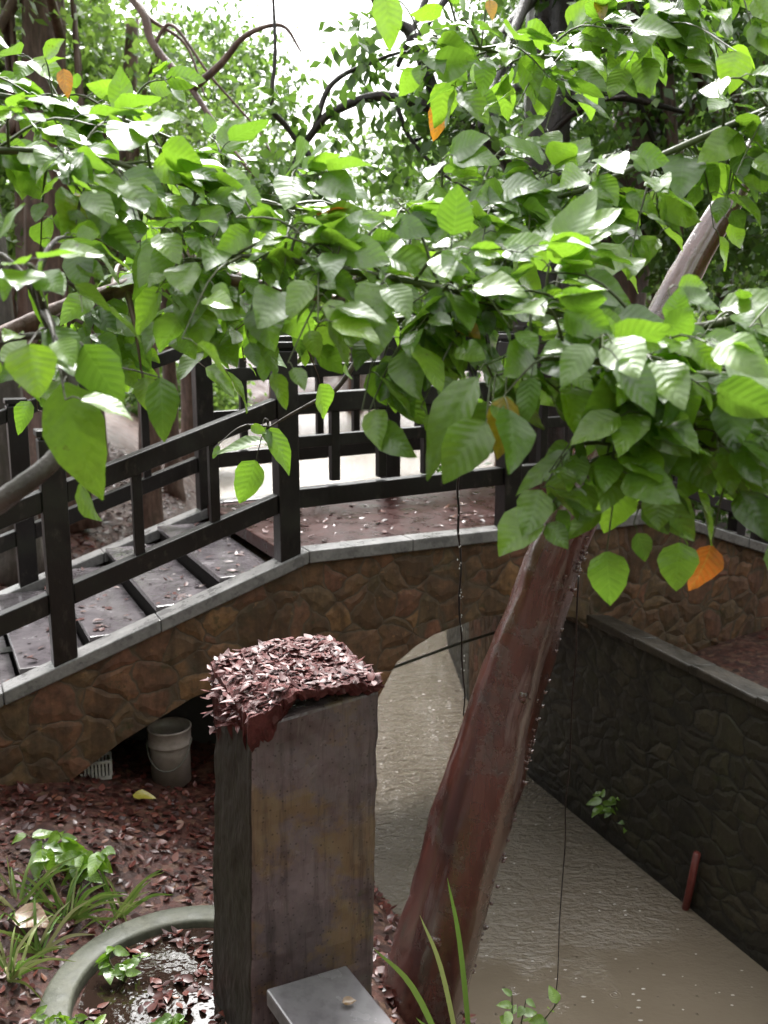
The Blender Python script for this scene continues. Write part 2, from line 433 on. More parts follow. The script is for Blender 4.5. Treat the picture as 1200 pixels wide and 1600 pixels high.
# ------------------------------------------------------------------ canal and ground
WATER = -.75
RW = np.array([[-3, 5.47], [0, 4.2], [2, 3.35], [4.8, 2.16], [7.2, 1.14], [8.7, .80], [10.5, .70], [12.5, 1.2], [15, 2.6], [20, 4.6], [30, 6.0], [40, 4.0], [80, 4]])
LWp = np.array([[-3, 3.6], [0, 2.34], [3, 1.06], [5.59, -.04], [7, -.62], [8.5, -1.1], [10.5, -2.0], [13, -2.6], [18, -3.2], [30, -5.5], [40, -4], [80, -4]])
def RX(y): return np.interp(y, RW[:, 0], RW[:, 1])
def LX(y): return np.interp(y, LWp[:, 0], LWp[:, 1])
RCX, RCY = PZ(292, 1542, .22)[:2]
RCZ = .16
def zg(x, y):
    x = np.asarray(x, float); y = np.asarray(y, float)
    s = LX(y) - x
    zl = np.interp(s, [-.4, 0, .5, .9, 2.0, 3.2, 6, 14, 60], [-1.15, WATER, -.08, .02, .30, .48, .62, .9, 1.5])
    zl = zl + sstep(7.5, 14, y) * .55 * sstep(.3, 2.5, s) + sstep(13, 40, y) * .5 * sstep(.3, 3, s)
    r = x - RX(y)
    zr = np.interp(r, [.15, .24, 1, 3, 8, 60], [-1.15, .33, .36, .5, .9, 1.8]) + sstep(8, 20, y) * .5 * sstep(.25, 2, r)
    z = np.where(r > .15, zr, np.where(s > -.4, zl, -1.15))
    z = np.where((y > 38), np.maximum(z, -1.15 + sstep(38, 43, y) * 2.4), z)
    land = ((s > .5) | (r > .25))
    z = np.where(land, z + .05 * wave(x, y), z)
    fl = 1 - sstep(.62, 1.05, np.hypot(x - RCX, y - RCY))
    z = z + (RCZ - z) * fl
    near = sstep(2.5, 1.2, y) if False else 1 - sstep(1.2, 2.3, y)
    z = np.where(r < .1, z + near * sstep(.2, 1.2, s) * (1.25 - z), z)
    return z
def build_ground():
    ys = np.concatenate([np.arange(-3, 8, .08), np.arange(8, 20, .3), np.arange(20, 50, 1.2), np.arange(50, 240, 12)])
    dl = np.concatenate([np.arange(-.4, 4, .08), np.arange(4, 12, .35), np.arange(12, 40, 2), np.arange(40, 200, 14)])[::-1]
    dr = np.concatenate([[.15, .24, .3], np.arange(.36, 4, .12), np.arange(4, 12, .5), np.arange(12, 40, 2), np.arange(40, 200, 14)])
    vs = []; uvs = []
    for y in ys:
        yy = min(y, 79)
        xs = np.concatenate([LX(yy) - dl, RX(yy) + dr])
        zz = zg(xs, np.full_like(xs, y))
        vs += list(zip(xs, np.full_like(xs, y), zz))
    nx = len(dl) + len(dr)
    fs = [(i * nx + j, i * nx + j + 1, (i + 1) * nx + j + 1, (i + 1) * nx + j) for i in range(len(ys) - 1) for j in range(nx - 1)]
    b = MB(); b.add(vs, fs, [(v[0], v[1]) for v in vs])
    o = b.build('ground', M['ground'], None, True); tag(o, kind='structure')
build_ground()
b = MB()
xs = np.linspace(-14, 9, 24); ys = np.linspace(-3.5, 46, 50)
b.add([(x, y, WATER) for y in ys for x in xs], [(i * 24 + j, i * 24 + j + 1, (i + 1) * 24 + j + 1, (i + 1) * 24 + j) for i in range(49) for j in range(23)])
tag(b.build('water', M['water']), kind='structure')

rr = np.random.default_rng(77); b = MB()
for i in range(190):
    y = rr.uniform(4.2, 7.2) if i < 120 else rr.uniform(7.2, 10.5); x = rr.uniform(LX(y) + .1, RX(y) - .1)
    sz = rr.uniform(.003, .0065) * (1 if i < 120 else 1.5); q_ = rr.uniform(1, 2.6)
    a_ = 2 * math.pi / 8
    ring_ = [(x + sz * q_ * math.cos(a_ * j), y + sz * math.sin(a_ * j), WATER + .001) for j in range(8)] + [(x + sz * q_ * .6 * math.cos(a_ * j), y + sz * .6 * math.sin(a_ * j), WATER + sz * .6) for j in range(8)] + [(x, y, WATER + sz * .8)]
    b.add(ring_, [(j, (j + 1) % 8, 8 + (j + 1) % 8, 8 + j) for j in range(8)] + [(8 + j, 8 + (j + 1) % 8, 16) for j in range(8)])
k = NT("foam"); M['foam'] = k.done(k.pbsdf((.42, .38, .33), .12, None, .8, .5))
tag(b.build('rain_bubbles', M['foam'], None, True), kind='stuff')

# ------------------------------------------------------------------ stone footbridge
P0 = np.array([-.46, 5.60]); UX = np.array([.8988, .4384]); WX = np.array([-.4384, .8988]); BW = 1.85
UF = 2.75          # far end of the level part
SL = .334
def B3(u, w, z):
    p = P0 + UX * u + WX * w
    return (p[0], p[1], z)
def line(u):
    return 1.5 + SL * min(0, u) - SL * max(0, u - UF)
def beam(mb, u0, u1, w0, w1, z0a, z1a, z0b, z1b):
    """box from u0 to u1, w0..w1, heights z0a..z1a at u0 and z0b..z1b at u1"""
    mb.hexa([B3(u0, w0, z0a), B3(u1, w0, z0b), B3(u1, w1, z0b), B3(u0, w1, z0a), B3(u0, w0, z1a), B3(u1, w0, z1b), B3(u1, w1, z1b), B3(u0, w1, z1a)])
BR = empty('stone_footbridge', B3(1.2, .9, 0), 'stepped stone footbridge arching over the muddy canal', 'bridge')
ARCH = np.array([(-3.4, -1.3), (-1.58, -1.3), (-1.56, .25), (-1.15, .50), (-.73, .69), (-.35, .78), (-.05, .70), (.14, .45), (.24, 0), (.26, -1.3), (.36, -1.3), (.38, .1), (.47, .47), (.6, .69), (.74, .78), (.88, .84), (1.25, .91), (1.6, .88), (2.0, .80), (2.25, .60), (2.30, -1.3), (7.0, -1.3)])
us = np.unique(np.concatenate([np.linspace(-3.4, 6.4, 120), ARCH[:, 0], [0, UF]]))
us = us[us <= 6.4]
body = MB(); vs = []; uvv = []
for u in us:
    zt = line(u) - .08
    zb = np.interp(u, ARCH[:, 0], ARCH[:, 1])
    zb = min(zb, zt - .05)
    for w in (0.0, BW):
        for t in np.linspace(0, 1, 7):
            z = zb + (zt - zb) * t
            vs.append(B3(u, w, z)); uvv.append((u + w * 3, z))
for u in us:
    zt = line(u) - .32
    vs += [B3(u, .112, zt), B3(u, BW - .112, zt)]; uvv += [(u, zt), (u + 3, zt)]
fs = []
for i in range(len(us) - 1):
    a = i * 14; c = (i + 1) * 14
    for t in range(6):
        fs.append((a + t, c + t, c + t + 1, a + t + 1))
        fs.append((a + 7 + t, a + 7 + t + 1, c + 7 + t + 1, c + 7 + t))
    fs.append((a, a + 7, c + 7, c))
    ti = len(us) * 14 + i * 2
    fs.append((a + 6, c + 6, ti + 2, ti)); fs.append((ti, ti + 2, ti + 3, ti + 1)); fs.append((ti + 1, ti + 3, c + 13, a + 13))
body.add(vs, fs, uvv).build('arched_wall', M['stoneface'], BR)
ib = MB(); ib.hexa([B3(-1.7, .80, -.4), B3(.30, .80, -.4), B3(.30, .9, -.4), B3(-1.7, .9, -.4), B3(-1.7, .80, .86), B3(.30, .80, .86), B3(.30, .9, .86), B3(-1.7, .9, .86)])
ib.build('light_block_infill', M['darkwall'], BR)  # added wall closing the left arch, blocks sky light from behind
kb = MB()
for w0, w1 in ((-.035, .115), (BW - .115, BW + .035)):
    kb = MB()
    cuts = [-3.4, -2.6, -1.75, -.9, 0, .7, 1.4, 2.1, UF, 3.6, 4.5, 5.4, 6.4]
    for a, c in zip(cuts[:-1], cuts[1:]):
        beam(kb, a + .002, c - .002, w0, w1, line(a) - .078, line(a), line(c) - .078, line(c))
    kb.build('kerb', M['kerb'], BR, bevel=.008)
dk = MB(); beam(dk, -.125, UF + .125, .118, BW - .118, 1.40, 1.485, 1.40, 1.485); dk.build('deck', M['deck'], BR, bevel=.005)
NOS = [-.13 - .38 * i for i in range(9)]
for side in (0, 1):
    for i in range(8):
        zt = 1.485 - .127 * (i + 1)
        a, c = NOS[i + 1], NOS[i]
        if side:
            a, c = UF - c, UF - a
        sb = MB()
        beam(sb, a, c - .002, .12, BW - .12, zt - .035, zt, zt - .035, zt)
        so_ = sb.build('step', M['tread'], BR, bevel=.006)
        sb = MB(); e = .02
        if side: beam(sb, a + .002, c - e, .125, BW - .125, zt - .24, zt - .036, zt - .24, zt - .036)
        else: beam(sb, a + e, c - .004, .125, BW - .125, zt - .24, zt - .036, zt - .24, zt - .036)
        rs_ = sb.build('riser', M['riser'], so_); rs_.matrix_parent_inverse = Matrix(); rs_.matrix_basis = so_.matrix_basis

def railing(label, w, tall=1.265, flat_extra=None):
    r = empty('wooden_railing', B3(0, w, line(0)), label, 'railing', 'dark wooden bridge railings')
    posts = [-2.80, -1.42, -.11, 1.45, UF, 4.1, 5.4]
    top, mid, bot = (.852, .966), (.645, .715), (.29, .405)
    if flat_extra: top = flat_extra[0]
    for u in posts:
        pb = MB(); z = line(u)
        for (hw, z0, z1) in ((.064, z - .06, z + tall - .05), (.052, z + tall - .05, z + tall - .035), (.072, z + tall - .035, z + tall)):
            pb.hexa([B3(u - hw, w - hw, z0), B3(u + hw, w - hw, z0), B3(u + hw, w + hw, z0), B3(u - hw, w + hw, z0), B3(u - hw, w - hw, z1), B3(u + hw, w - hw, z1), B3(u + hw, w + hw, z1), B3(u - hw, w + hw, z1)])
        pb.build('post', M['wood'], r, bevel=.006)
    for a, c in zip(posts[:-1], posts[1:]):
        flat = a >= -.2 and c <= UF
        za, zc = line(a), line(c)
        a2, c2 = a + .0645, c - .0645
        za2 = za + (zc - za) * .0645 / (c - a); zc2 = zc - (zc - za) * .0645 / (c - a)
        tb = MB(); beam(tb, a2, c2, w - .048, w + .048, za2 + top[0], za2 + top[1], zc2 + top[0], zc2 + top[1]); tb.build('top_rail', M['wood'], r, bevel=.006)
        lb = MB(); beam(lb, a2, c2, w - .040, w + .040, za2 + bot[0], za2 + bot[1], zc2 + bot[0], zc2 + bot[1]); lb.build('bottom_rail', M['wood'], r, bevel=.006)
        nb = 4 if flat else 2
        if flat:
            mb_ = MB(); beam(mb_, a2, c2, w - .026, w + .026, za2 + mid[0], za2 + mid[1], zc2 + mid[0], zc2 + mid[1]); mb_.build('middle_rail', M['wood'], r, bevel=.004)
            if flat_extra:
                mb_ = MB(); beam(mb_, a2, c2, w - .04, w + .04, za2 + flat_extra[1][0], za2 + flat_extra[1][1], zc2 + flat_extra[1][0], zc2 + flat_extra[1][1]); mb_.build('upper_rail', M['wood'], r, bevel=.004)
        for j in range(nb):
            u = a + (c - a) * ((j + 1) / (nb + 1)); z = line(u); hw = .027
            bb = MB()
            sl = (zc - za) / (c - a) * hw
            bb.hexa([B3(u - hw, w - hw, z + bot[1] - sl - .002), B3(u + hw, w - hw, z + bot[1] + sl - .002), B3(u + hw, w + hw, z + bot[1] + sl - .002), B3(u - hw, w + hw, z + bot[1] - sl - .002),
                     B3(u - hw, w - hw, z + top[0] - sl + .002), B3(u + hw, w - hw, z + top[0] + sl + .002), B3(u + hw, w + hw, z + top[0] + sl + .002), B3(u - hw, w + hw, z + top[0] - sl + .002)])
            bb.build('baluster', M['wood'], r, bevel=.003, seg=1)
    return r
railing('nearer of the two dark railings, with square posts along the canal side kerb', .045)
railing('farther dark railing across the steps, its rails crossing behind the nearer one', BW - .045, 1.30, ((1.16, 1.255), (.93, 1.03)))

# ------------------------------------------------------------------ retaining wall
RWALL = empty('retaining_wall', (2.0, 5, 0), 'dark mossy stone retaining wall along the right bank of the canal', 'wall')
wy = np.concatenate([np.arange(-2.5, 9, .25), np.arange(9, 12.6, .4)])
def wall_top(y): return .80 if y < 9 else .80 - .15 * (y - 9)
vs = []; uvv = []; Lr = 0; prev = None
zz = np.linspace(-1.3, 1, 14)
for y in wy:
    x = RX(y); top = wall_top(y)
    if prev is not None: Lr += math.hypot(x - prev[0], y - prev[1])
    prev = (x, y)
    for t in np.linspace(0, 1, 12):
        z = -1.3 + (top - .05 + 1.3) * t
        vs.append((x + .05 * (z + .75) * .35, y, z)); uvv.append((Lr, z))
    vs.append((x + .14, y, top - .05)); uvv.append((Lr, 2)); vs.append((x + .14, y, -1.3)); uvv.append((Lr, 3))
n = 14
fs = [(i * n + j + 1, (i + 1) * n + j + 1, (i + 1) * n + j, i * n + j) for i in range(len(wy) - 1) for j in range(13)]
fs += [tuple(range(n)), tuple((len(wy) - 1) * n + j for j in range(n - 1, -1, -1))]
mb_ = MB().add(vs, fs, uvv); mb_.build('wall', M['darkwall'], RWALL)
cp = MB()
for a, c in zip(wy[:-1:2], wy[2::2]):
    if c > 6.5: break
    xa, xc = RX(a), RX(c); ta, tc = wall_top(a), wall_top(c)
    j = random.uniform(-.006, .006)
    cp.hexa([(xa - .02 + j, a + .004, ta - .047), (xa + .15 + j, a + .004, ta - .047), (xc + .15 + j, c - .004, tc - .047), (xc - .02 + j, c - .004, tc - .047),
             (xa - .02 + j, a + .004, ta + .005), (xa + .15 + j, a + .004, ta + .012), (xc + .15 + j, c - .004, tc + .012), (xc - .02 + j, c - .004, tc + .02)])
cp.build('coping', M['coping'], RWALL, bevel=.012)

# ------------------------------------------------------------------ foreground pillar
PF, PR, PL = np.array([-.439, 2.955]), np.array([-.011, 3.12]), np.array([-.64, 3.42])
PB = PR + PL - PF
PIL = empty('stone_pillar', (-.34, 3.2, 0), 'square grey stone pillar with a broken red top in front of the bridge', 'pillar')
rp = np.random.default_rng(3)
def bil(a, c): return PF + (PR - PF) * a + (PL - PF) * c
G = 44
hn = rp.normal(0, 1, (G + 1, G + 1))
for _ in range(2):
    hn = (hn + np.roll(hn, 1, 0) + np.roll(hn, -1, 0) + np.roll(hn, 1, 1) + np.roll(hn, -1, 1)) / 3.2
def ztop(a, c, i, j):
    d = 1.64 - .07 * (1 - sstep(.0, .42, a + .35 * c)) - .04 * (1 - sstep(0, .5, a)) * sstep(0, .8, c)
    return d + .005 * hn[i, j] + .008 * wave(a * 9, c * 9, 2) + .005 * wave(a * 23, c * 19, 1)
vs = []; fs = []
for i in range(G + 1):
    for j in range(G + 1):
        a = i / G * 1.03 - .015; c = j / G * 1.03 - .015
        p = bil(a, c); vs.append((p[0] + .003 * hn[j, i], p[1] + .003 * hn[i, j], ztop(a, c, i, j)))
fs = [(i * (G + 1) + j, (i + 1) * (G + 1) + j, (i + 1) * (G + 1) + j + 1, i * (G + 1) + j + 1) for i in range(G) for j in range(G)]
rim = [(i, 0) for i in range(G)] + [(G, j) for j in range(G)] + [(i, G) for i in range(G, 0, -1)] + [(0, j) for j in range(G, 0, -1)]
base = len(vs); q = len(rim)
for ring_i in range(3):
    for (i, j) in rim:
        a = i / G; c = j / G
        if j == 0: dep = .10 * (1 - sstep(.05, .36, a)) + .03 + .012 * abs(hn[i, 5])
        elif i == 0: dep = .08 + .20 * sstep(.35, .95, c) + .05 * abs(hn[3, j])
        else: dep = .03
        v = vs[i * (G + 1) + j]
        tt = (ring_i + 1) / 3
        cen = np.array([-.34, 3.22]); out = nrm(np.array(v[:2]) - cen) * (.006 * rp.normal() - .004 * tt - (.016 if ring_i == 2 else 0))
        vs.append((v[0] + out[0], v[1] + out[1], v[2] - dep * tt))
prevr = [i * (G + 1) + j for (i, j) in rim]
for ring_i in range(3):
    cur = [base + ring_i * q + t for t in range(q)]
    for t in range(q):
        fs.append((prevr[t], cur[t], cur[(t + 1) % q], prevr[(t + 1) % q]))
    prevr = cur
vs_cap = list(vs)
MB().add(vs, fs).build('broken_top', M['redrock'], PIL)
sh = MB()
btm = [PF + np.array([-.045, 0]), PR + np.array([-.04, 0]), PB + np.array([-.04, 0]), PL + np.array([-.07, 0])]
tp = [PF, PR, PB, PL]
def inset(q, s): c = sum(q) / 4; return [c + (p - c) * s for p in q]
tp = inset(tp, .985)
def ztc(k): return (1.535, 1.60, 1.60, 1.50)[k]
sh.hexa([(p[0], p[1], -.15) for p in btm] + [(p[0], p[1], ztc(i)) for i, p in enumerate(tp)])
so2 = sh.build('shaft', M['shaft'], PIL, bevel=.012)
m_ = so2.modifiers.new('grid', 'SUBSURF'); m_.subdivision_type = 'SIMPLE'; m_.levels = 6; m_.render_levels = 6
tx = bpy.data.textures.new('pits', 'CLOUDS'); tx.noise_scale = .10; tx.noise_depth = 4
m_ = so2.modifiers.new('worn', 'DISPLACE'); m_.texture = tx; m_.strength = .022; m_.mid_level = .5; m_.texture_coords = 'LOCAL'
so2.data.materials.append(M['shadedstone']); so2.data.polygons[5].material_index = 1  # shade of the left face is put into its colour

# low stone bench slab against the pillar
A_, B_, C_ = PZ(415, 1545, .64), PZ(541, 1507, .60), PZ(622, 1605, .57)
D_ = A_ + (C_ - B_)
SB = empty('stone_bench', tuple((A_ + C_) / 2 - np.array([0, 0, .5])), 'small grey slab bench set against the front of the pillar', 'bench')
nn = np.array([0, 0, .065])
sb = MB(); sb.hexa([tuple(p - nn) for p in (A_, D_, C_, B_)] + [tuple(p) for p in (A_, D_, C_, B_)]); sb.build('seat', M['bench'], SB, bevel=.008)
q4 = inset([A_, D_, C_, B_], .72)
sb = MB(); sb.hexa([(p[0], p[1], -.1) for p in q4] + [(p[0], p[1], p[2] - .0655) for p in q4]); sb.build('support', M['shaft'], SB, bevel=.01)

# concrete ring with a puddle of leaves
rc = (RCX, RCY)
rz = RCZ
RC = (rc[0], rc[1], rz)
RING = empty('planter_ring', RC, 'round concrete planter ring holding a puddle and leaves beside the pillar', 'planter')
b = MB(); b.lathe([(.45, -.2), (.448, .042), (.453, .052), (.464, .057), (.556, .056), (.568, .051), (.575, .04), (.578, -.2)], RC, 64, .006)
b.build('ring', M['concrete'], RING, True)
b = MB(); b.lathe([(.0005, 0), (.2, 0), (.42, 0)], (RC[0], RC[1], rz + .035), 40)
k = NT("puddle_water"); nn2 = k.noise(k.geo(), 20, 2)
M['puddle'] = k.done(k.pbsdf((.02, .012, .009), .03, k.bump(nn2.outputs[0], .3, .004), .6))
tag(b.build('puddle', M['puddle']), kind='structure')

# smooth stone right of the slab
def rock(name, c, r, sc, label, seed, mat):
    bm = bmesh.new(); bmesh.ops.create_icosphere(bm, subdivisions=4, radius=1)
    for v in bm.verts:
        p = np.array(v.co)
        q = 1 + .07 * math.sin(3 * p[0] + seed) + .06 * math.sin(4 * p[1] + 2 * p[2] + seed) + .03 * math.sin(9 * p[0] + 7 * p[2])
        v.co = Vector((p[0] * r * sc[0] * q + c[0], p[1] * r * sc[1] * q + c[1], p[2] * r * sc[2] * q + c[2]))
    me = bpy.data.meshes.new(name); bm.to_mesh(me); bm.free()
    me.polygons.foreach_set("use_smooth", [True] * len(me.polygons))
    return tag(link(name, me, mat), label, 'rock')
pr_ = PZ(585, 1640, .25)
rock('boulder', (pr_[0], pr_[1], .12), .2, (1.05, .9, 1.0), 'smooth grey green boulder between the slab bench and the leaning trunk', 1.3, M['rock'])

# ------------------------------------------------------------------ bucket, crate, pole, rod
bp = PZ(268, 1216, .12)
bz = float(zg(bp[0], bp[1])) - .01
BK = empty('plastic_bucket', (bp[0], bp[1], bz), 'dull white plastic bucket standing under the left arch', 'bucket')
b = MB(); b.lathe([(.0005, .0), (.098, 0), (.104, .01), (.122, .275), (.122, .28)], (bp[0], bp[1], bz), 40)
b.lathe([(.118, .28), (.118, .02), (.0005, .015)], (bp[0], bp[1], bz), 40); b.build('body', M['plastic'], BK, True)
b = MB(); b.lathe([(.1225, .262), (.131, .264), (.133, .275), (.127, .285), (.127, .355), (.132, .36), (.132, .37), (.121, .37), (.119, .28), (.1225, .262)], (bp[0], bp[1], bz), 40); b.build('rim', M['plastic'], BK, True)
hp = [(bp[0] + .132 * math.cos(t), bp[1] - .02 - .10 * math.sin(t), bz + .30 - .17 * math.sin(t)) for t in np.linspace(0, math.pi, 16)]
b = MB(); b.tube(hp, [.0035] * 16, 6); b.build('handle', M['pole'], BK, True)

cp_ = PZ(150, 1200, .30)
cz = float(zg(cp_[0], cp_[1]))
CR = empty('ribbed_basket', (cp_[0], cp_[1], cz), 'small white ribbed basket lying at the foot of the left arch', 'basket')
def rotbox(mb, c, ang, hx, hy, z0, z1):
    ca, sa = math.cos(ang), math.sin(ang)
    q = [(c[0] + x * ca - y * sa, c[1] + x * sa + y * ca) for x, y in ((-hx, -hy), (hx, -hy), (hx, hy), (-hx, hy))]
    mb.hexa([(*p, z0) for p in q] + [(*p, z1) for p in q])
b = MB(); rotbox(b, cp_, .3, .085, .06, cz - .01, cz + .012); b.build('base', M['white'], CR)
for sgn in (-1, 1):
    b = MB()
    for i in range(9):
        x = -.08 + .02 * i; ca, sa = math.cos(.3), math.sin(.3); y = sgn * .058
        rotbox(b, (cp_[0] + x * ca - y * sa, cp_[1] + x * sa + y * ca), .3, .006, .004, cz + .011, cz + .091)
    b.build('ribbed_side', M['white'], CR)
b = MB()
for sgn in (-1, 1):
    ca, sa = math.cos(.3), math.sin(.3); y = sgn * .058
    rotbox(b, (cp_[0] - y * sa, cp_[1] + y * ca), .3, .09, .007, cz + .09, cz + .105)
    x = sgn * .0865
    rotbox(b, (cp_[0] + x * ca, cp_[1] + x * sa), .3, .0045, .052, cz + .012, cz + .1045)
b.build('rim', M['white'], CR)

b = MB(); pa, pb2 = P(622, 1040, 7.0), P(800, 980, 7.4)
b.tube([pa + (pa - pb2) * .5, pa, pa * .5 + pb2 * .5 + np.array([0, 0, .012]), pb2], [.011, .012, .012, .011], 8)
tag(b.build('pole', M['pole'], None, True), 'thin pale pole slung across the canal under the bridge arch', 'pole')
b = MB(); ra, rb = np.array([1.905, 5.32, -.33]), np.array([1.865, 5.42, -.95])
b.tube([rb, (ra + rb) / 2 + np.array([.003, 0, 0]), ra], [.024, .023, .022], 12)
tag(b.build('pipe', M['rust'], None, True), 'short rust red pipe standing in the water against the dark wall', 'pipe')

# ------------------------------------------------------------------ leaning tree
LT = empty('leaning_tree', (.13, 3.62, -.1), 'leaning tree with a smooth wet red brown trunk on the canal bank', 'tree')
tpx = [(634, 1660, 3.62, 190), (650, 1600, 3.62, 152), (672, 1520, 3.62, 134), (706, 1400, 3.62, 126), (759, 1210, 3.62, 124), (802, 1060, 3.60, 106), (846, 930, 3.58, 92), (874, 850, 3.56, 86), (915, 750, 3.55, 78), (965, 640, 3.55, 68), (1040, 490, 3.56, 54), (1105, 370, 3.58, 45), (1182, 240, 3.62, 40), (1270, 110, 3.7, 36), (1380, -60, 3.85, 32), (1480, -260, 4.0, 28)]
pts = np.array([np.r_[P(a, c, Y), w / 2 / FPX * np.dot(P(a, c, Y) - [0, 0, CAMZ], FW)] for a, c, Y, w in tpx])
sp_ = smooth_path(pts, 90)
b = MB(); b.tube(sp_[:, :3], sp_[:, 3], 56, .035, 5, seed=2, rough=.010)
b.v = [(x + .010 * wave(x * 5 + z * 3, y * 5 + z * 2, 1) + .004 * wave(x * 17 + z * 15, y * 17 - z * 9, 4), y + .010 * wave(y * 6 + z * 2.4, x * 5 - z * 2, 2) + .004 * wave(y * 19 - z * 13, x * 15 + z * 8, 3), z) for x, y, z in b.v]
for kz, ka in ((16, -1.9), (29, -1.2), (38, -2.6)):          # old branch knots
    p = sp_[kz, :3]; r_ = sp_[kz, 3]; d = np.array([math.cos(ka), math.sin(ka), .15])
    b.tube([p + d * r_ * .7, p + d * r_ * .98, p + d * r_ * 1.06], [.045, .034, .016], 12)
# buttress roots reaching into the bank
for ang, ln in ((-.3, .5), (.7, .45), (2.3, .4), (3.6, .5), (4.9, .45)):
    p0 = sp_[3, :3]; d = np.array([math.cos(ang), math.sin(ang), 0])
    e = p0 + d * ln; e[2] = float(zg(e[0], e[1])) - .04
    m1 = p0 + d * .16 + np.array([0, 0, -.05])
    b.tube(smooth_path([p0 + [0, 0, .12], m1, e], 8), np.linspace(.09, .025, 8), 10)
# bark warts down the lit side
rw = np.random.default_rng(9)
for i in range(150):
    t = rw.uniform(4, 52); ii = int(t); p = sp_[ii, :3]; r = sp_[ii, 3]
    th = rw.normal(.25, .45)
    d = np.array([math.cos(th), -math.sin(th), rw.normal(0, .2)]); d = nrm(d)
    s = rw.uniform(.004, .010)
    b.tube([p + d * r * .97, p + d * (r + s * .7), p + d * (r + s * 1.3) + [0, 0, s]], [s, s * .8, s * .2], 6)
b.build('trunk', M['redbark'], LT, True)

# ------------------------------------------------------------------ overhanging leafy boughs
def bough(label, px, seed, nt, lpt, Lm=.105, tipbias=(.55, -.15, -.38), camw=.44, stem0=.012, spread=.26, mat='twig', extra=None, lvr=(.1, .84), nrand=.42, t0=0.0, lw=.72):
    """px: rows (px, py, Y) the bough follows; nt twigs with about lpt leaves each"""
    rr = np.random.default_rng(seed)
    path = smooth_path([P(a, c, Y) for a, c, Y in px], 60)
    o = empty('leafy_bough', tuple(path[0]), label, 'branch', 'wet leafy boughs overhanging the canal')
    sm = MB(); sm.tube(path, np.linspace(stem0, stem0 * .3, 60), 8, rough=.03)
    O = []; T = []; N = []; L = []; lv = []
    def leaf(p, tip, ln, v, nv=None, pet=True):
        tip = nrm(tip)
        n_ = np.array([0, -camw, 1 - camw * .45]) + rr.normal(0, nrand, 3) if nv is None else np.array(nv, float)
        if pet:
            q = p + nrm(tip + np.array([0, 0, .25])) * ln * .32
            sm.tube([p, (p + q) / 2 + [0, 0, .006], q], [.0016, .0013, .0012], 4, cap=False)
        else: q = p
        O.append(q); T.append(tip); N.append(n_); L.append(ln); lv.append(v)
    for t in range(nt):
        k_ = t0 + (1 - t0) * (t + rr.uniform(0, 1)) / nt
        i = min(58, int(k_ * 59)); p = path[i]; d = nrm(path[i + 1] - path[i])
        dirn = nrm(d * .5 + rr.normal(0, 1, 3) * np.array([1, .9, .75]) + np.array([0, 0, -.1]))
        ln = spread * rr.uniform(.45, 1.15)
        tw = smooth_path([p, p + dirn * ln * .5 + [0, 0, .02], p + dirn * ln + [0, 0, -.18 * ln]], 8)
        sm.tube(tw, np.linspace(stem0 * .33 + .0008, .0014, 8), 5, cap=False)
        m = max(2, int(lpt * 1.2 + rr.integers(-2, 3)))
        for j in range(m):
            f = .25 + .75 * (j + .6) / m
            pp = tw[min(7, int(f * 7.99))]
            tip = dirn * .45 + rr.normal(0, .55, 3) * np.array([1, .7, .5]) + np.array(tipbias)
            v = rr.uniform(*lvr)
            if f > .8: v = min(.88, v + .12)
            if rr.random() < (.006 if seed < 8 else 0): v = rr.uniform(.93, 1)
            leaf(pp, tip, Lm * .92 * rr.uniform(.5, 1.3), v)
    for e in (extra or []):
        # hero leaf: base pixel, tip pixel, distance, normal, tint
        (ax, ay), (bx, by), Y, nv, v, asp = e
        a3, b3 = P(ax, ay, Y), P(bx, by, Y - .02)
        j = int(np.argmin(np.linalg.norm(path - a3, axis=1)))
        sm.tube(smooth_path([path[j], (path[j] + a3) / 2 + [0, 0, .03], a3], 8), np.linspace(.003, .0016, 8), 5, cap=False)
        O.append(a3); T.append(b3 - a3); N.append(np.array(nv, float)); L.append(float(np.linalg.norm(b3 - a3))); lv.append(v)
    sm.build('stem', M[mat], o, True)
    L = np.array(L); n_ = len(L)
    W = L * rr.uniform(lw * .86, lw * 1.16, n_)
    if extra:
        for q_, e in enumerate(extra): W[n_ - len(extra) + q_] = L[n_ - len(extra) + q_] * e[5]
    link('foliage', leafmesh('foliage', O, T, N, L, W, rr.uniform(.04, .28, n_), rr.uniform(.05, .35, n_), lv, 2), M['leaf'], o)
    return o
CF = (0, -.9, .35)
bough('upper leafy bough reaching in from the left edge below the tree trunks', [(-160, 250, 2.5), (0, 235, 2.5), (160, 250, 2.5), (330, 300, 2.55), (480, 330, 2.6)], 1, 34, 5, .12)
bough('thick knotty bough bent over the left railing', [(-120, 590, 2.9), (20, 520, 2.9), (110, 480, 2.9), (200, 448, 2.9), (285, 405, 2.9), (340, 432, 2.9), (460, 455, 2.85), (590, 480, 2.8)], 2, 30, 5, .115, stem0=.036, mat='brownbark', t0=.2)
bough('low bough at the left edge carrying one large drooping leaf', [(-140, 880, 2.0), (-40, 810, 2.0), (40, 755, 2.0), (95, 700, 2.05), (110, 600, 2.1), (70, 490, 2.1), (40, 430, 2.1)], 3, 9, 4, .10, stem0=.029, mat='greybark', t0=.72,
      extra=[((100, 598), (152, 785), 1.95, (.1, -1, .25), .70, .52), ((45, 538), (60, 622), 1.85, (0, -.8, .5), .9, .98), ((130, 540), (185, 640), 2.0, (-.3, -.8, .6), .2, .7), ((250, 590), (262, 690), 2.2, (.3, -.9, .4), .25, .55)])
bough('middle bough of pale wet leaves crossing above the bridge posts', [(760, 470, 2.3), (640, 440, 2.3), (520, 420, 2.3), (400, 400, 2.35), (280, 410, 2.4)], 4, 33, 5, .115)
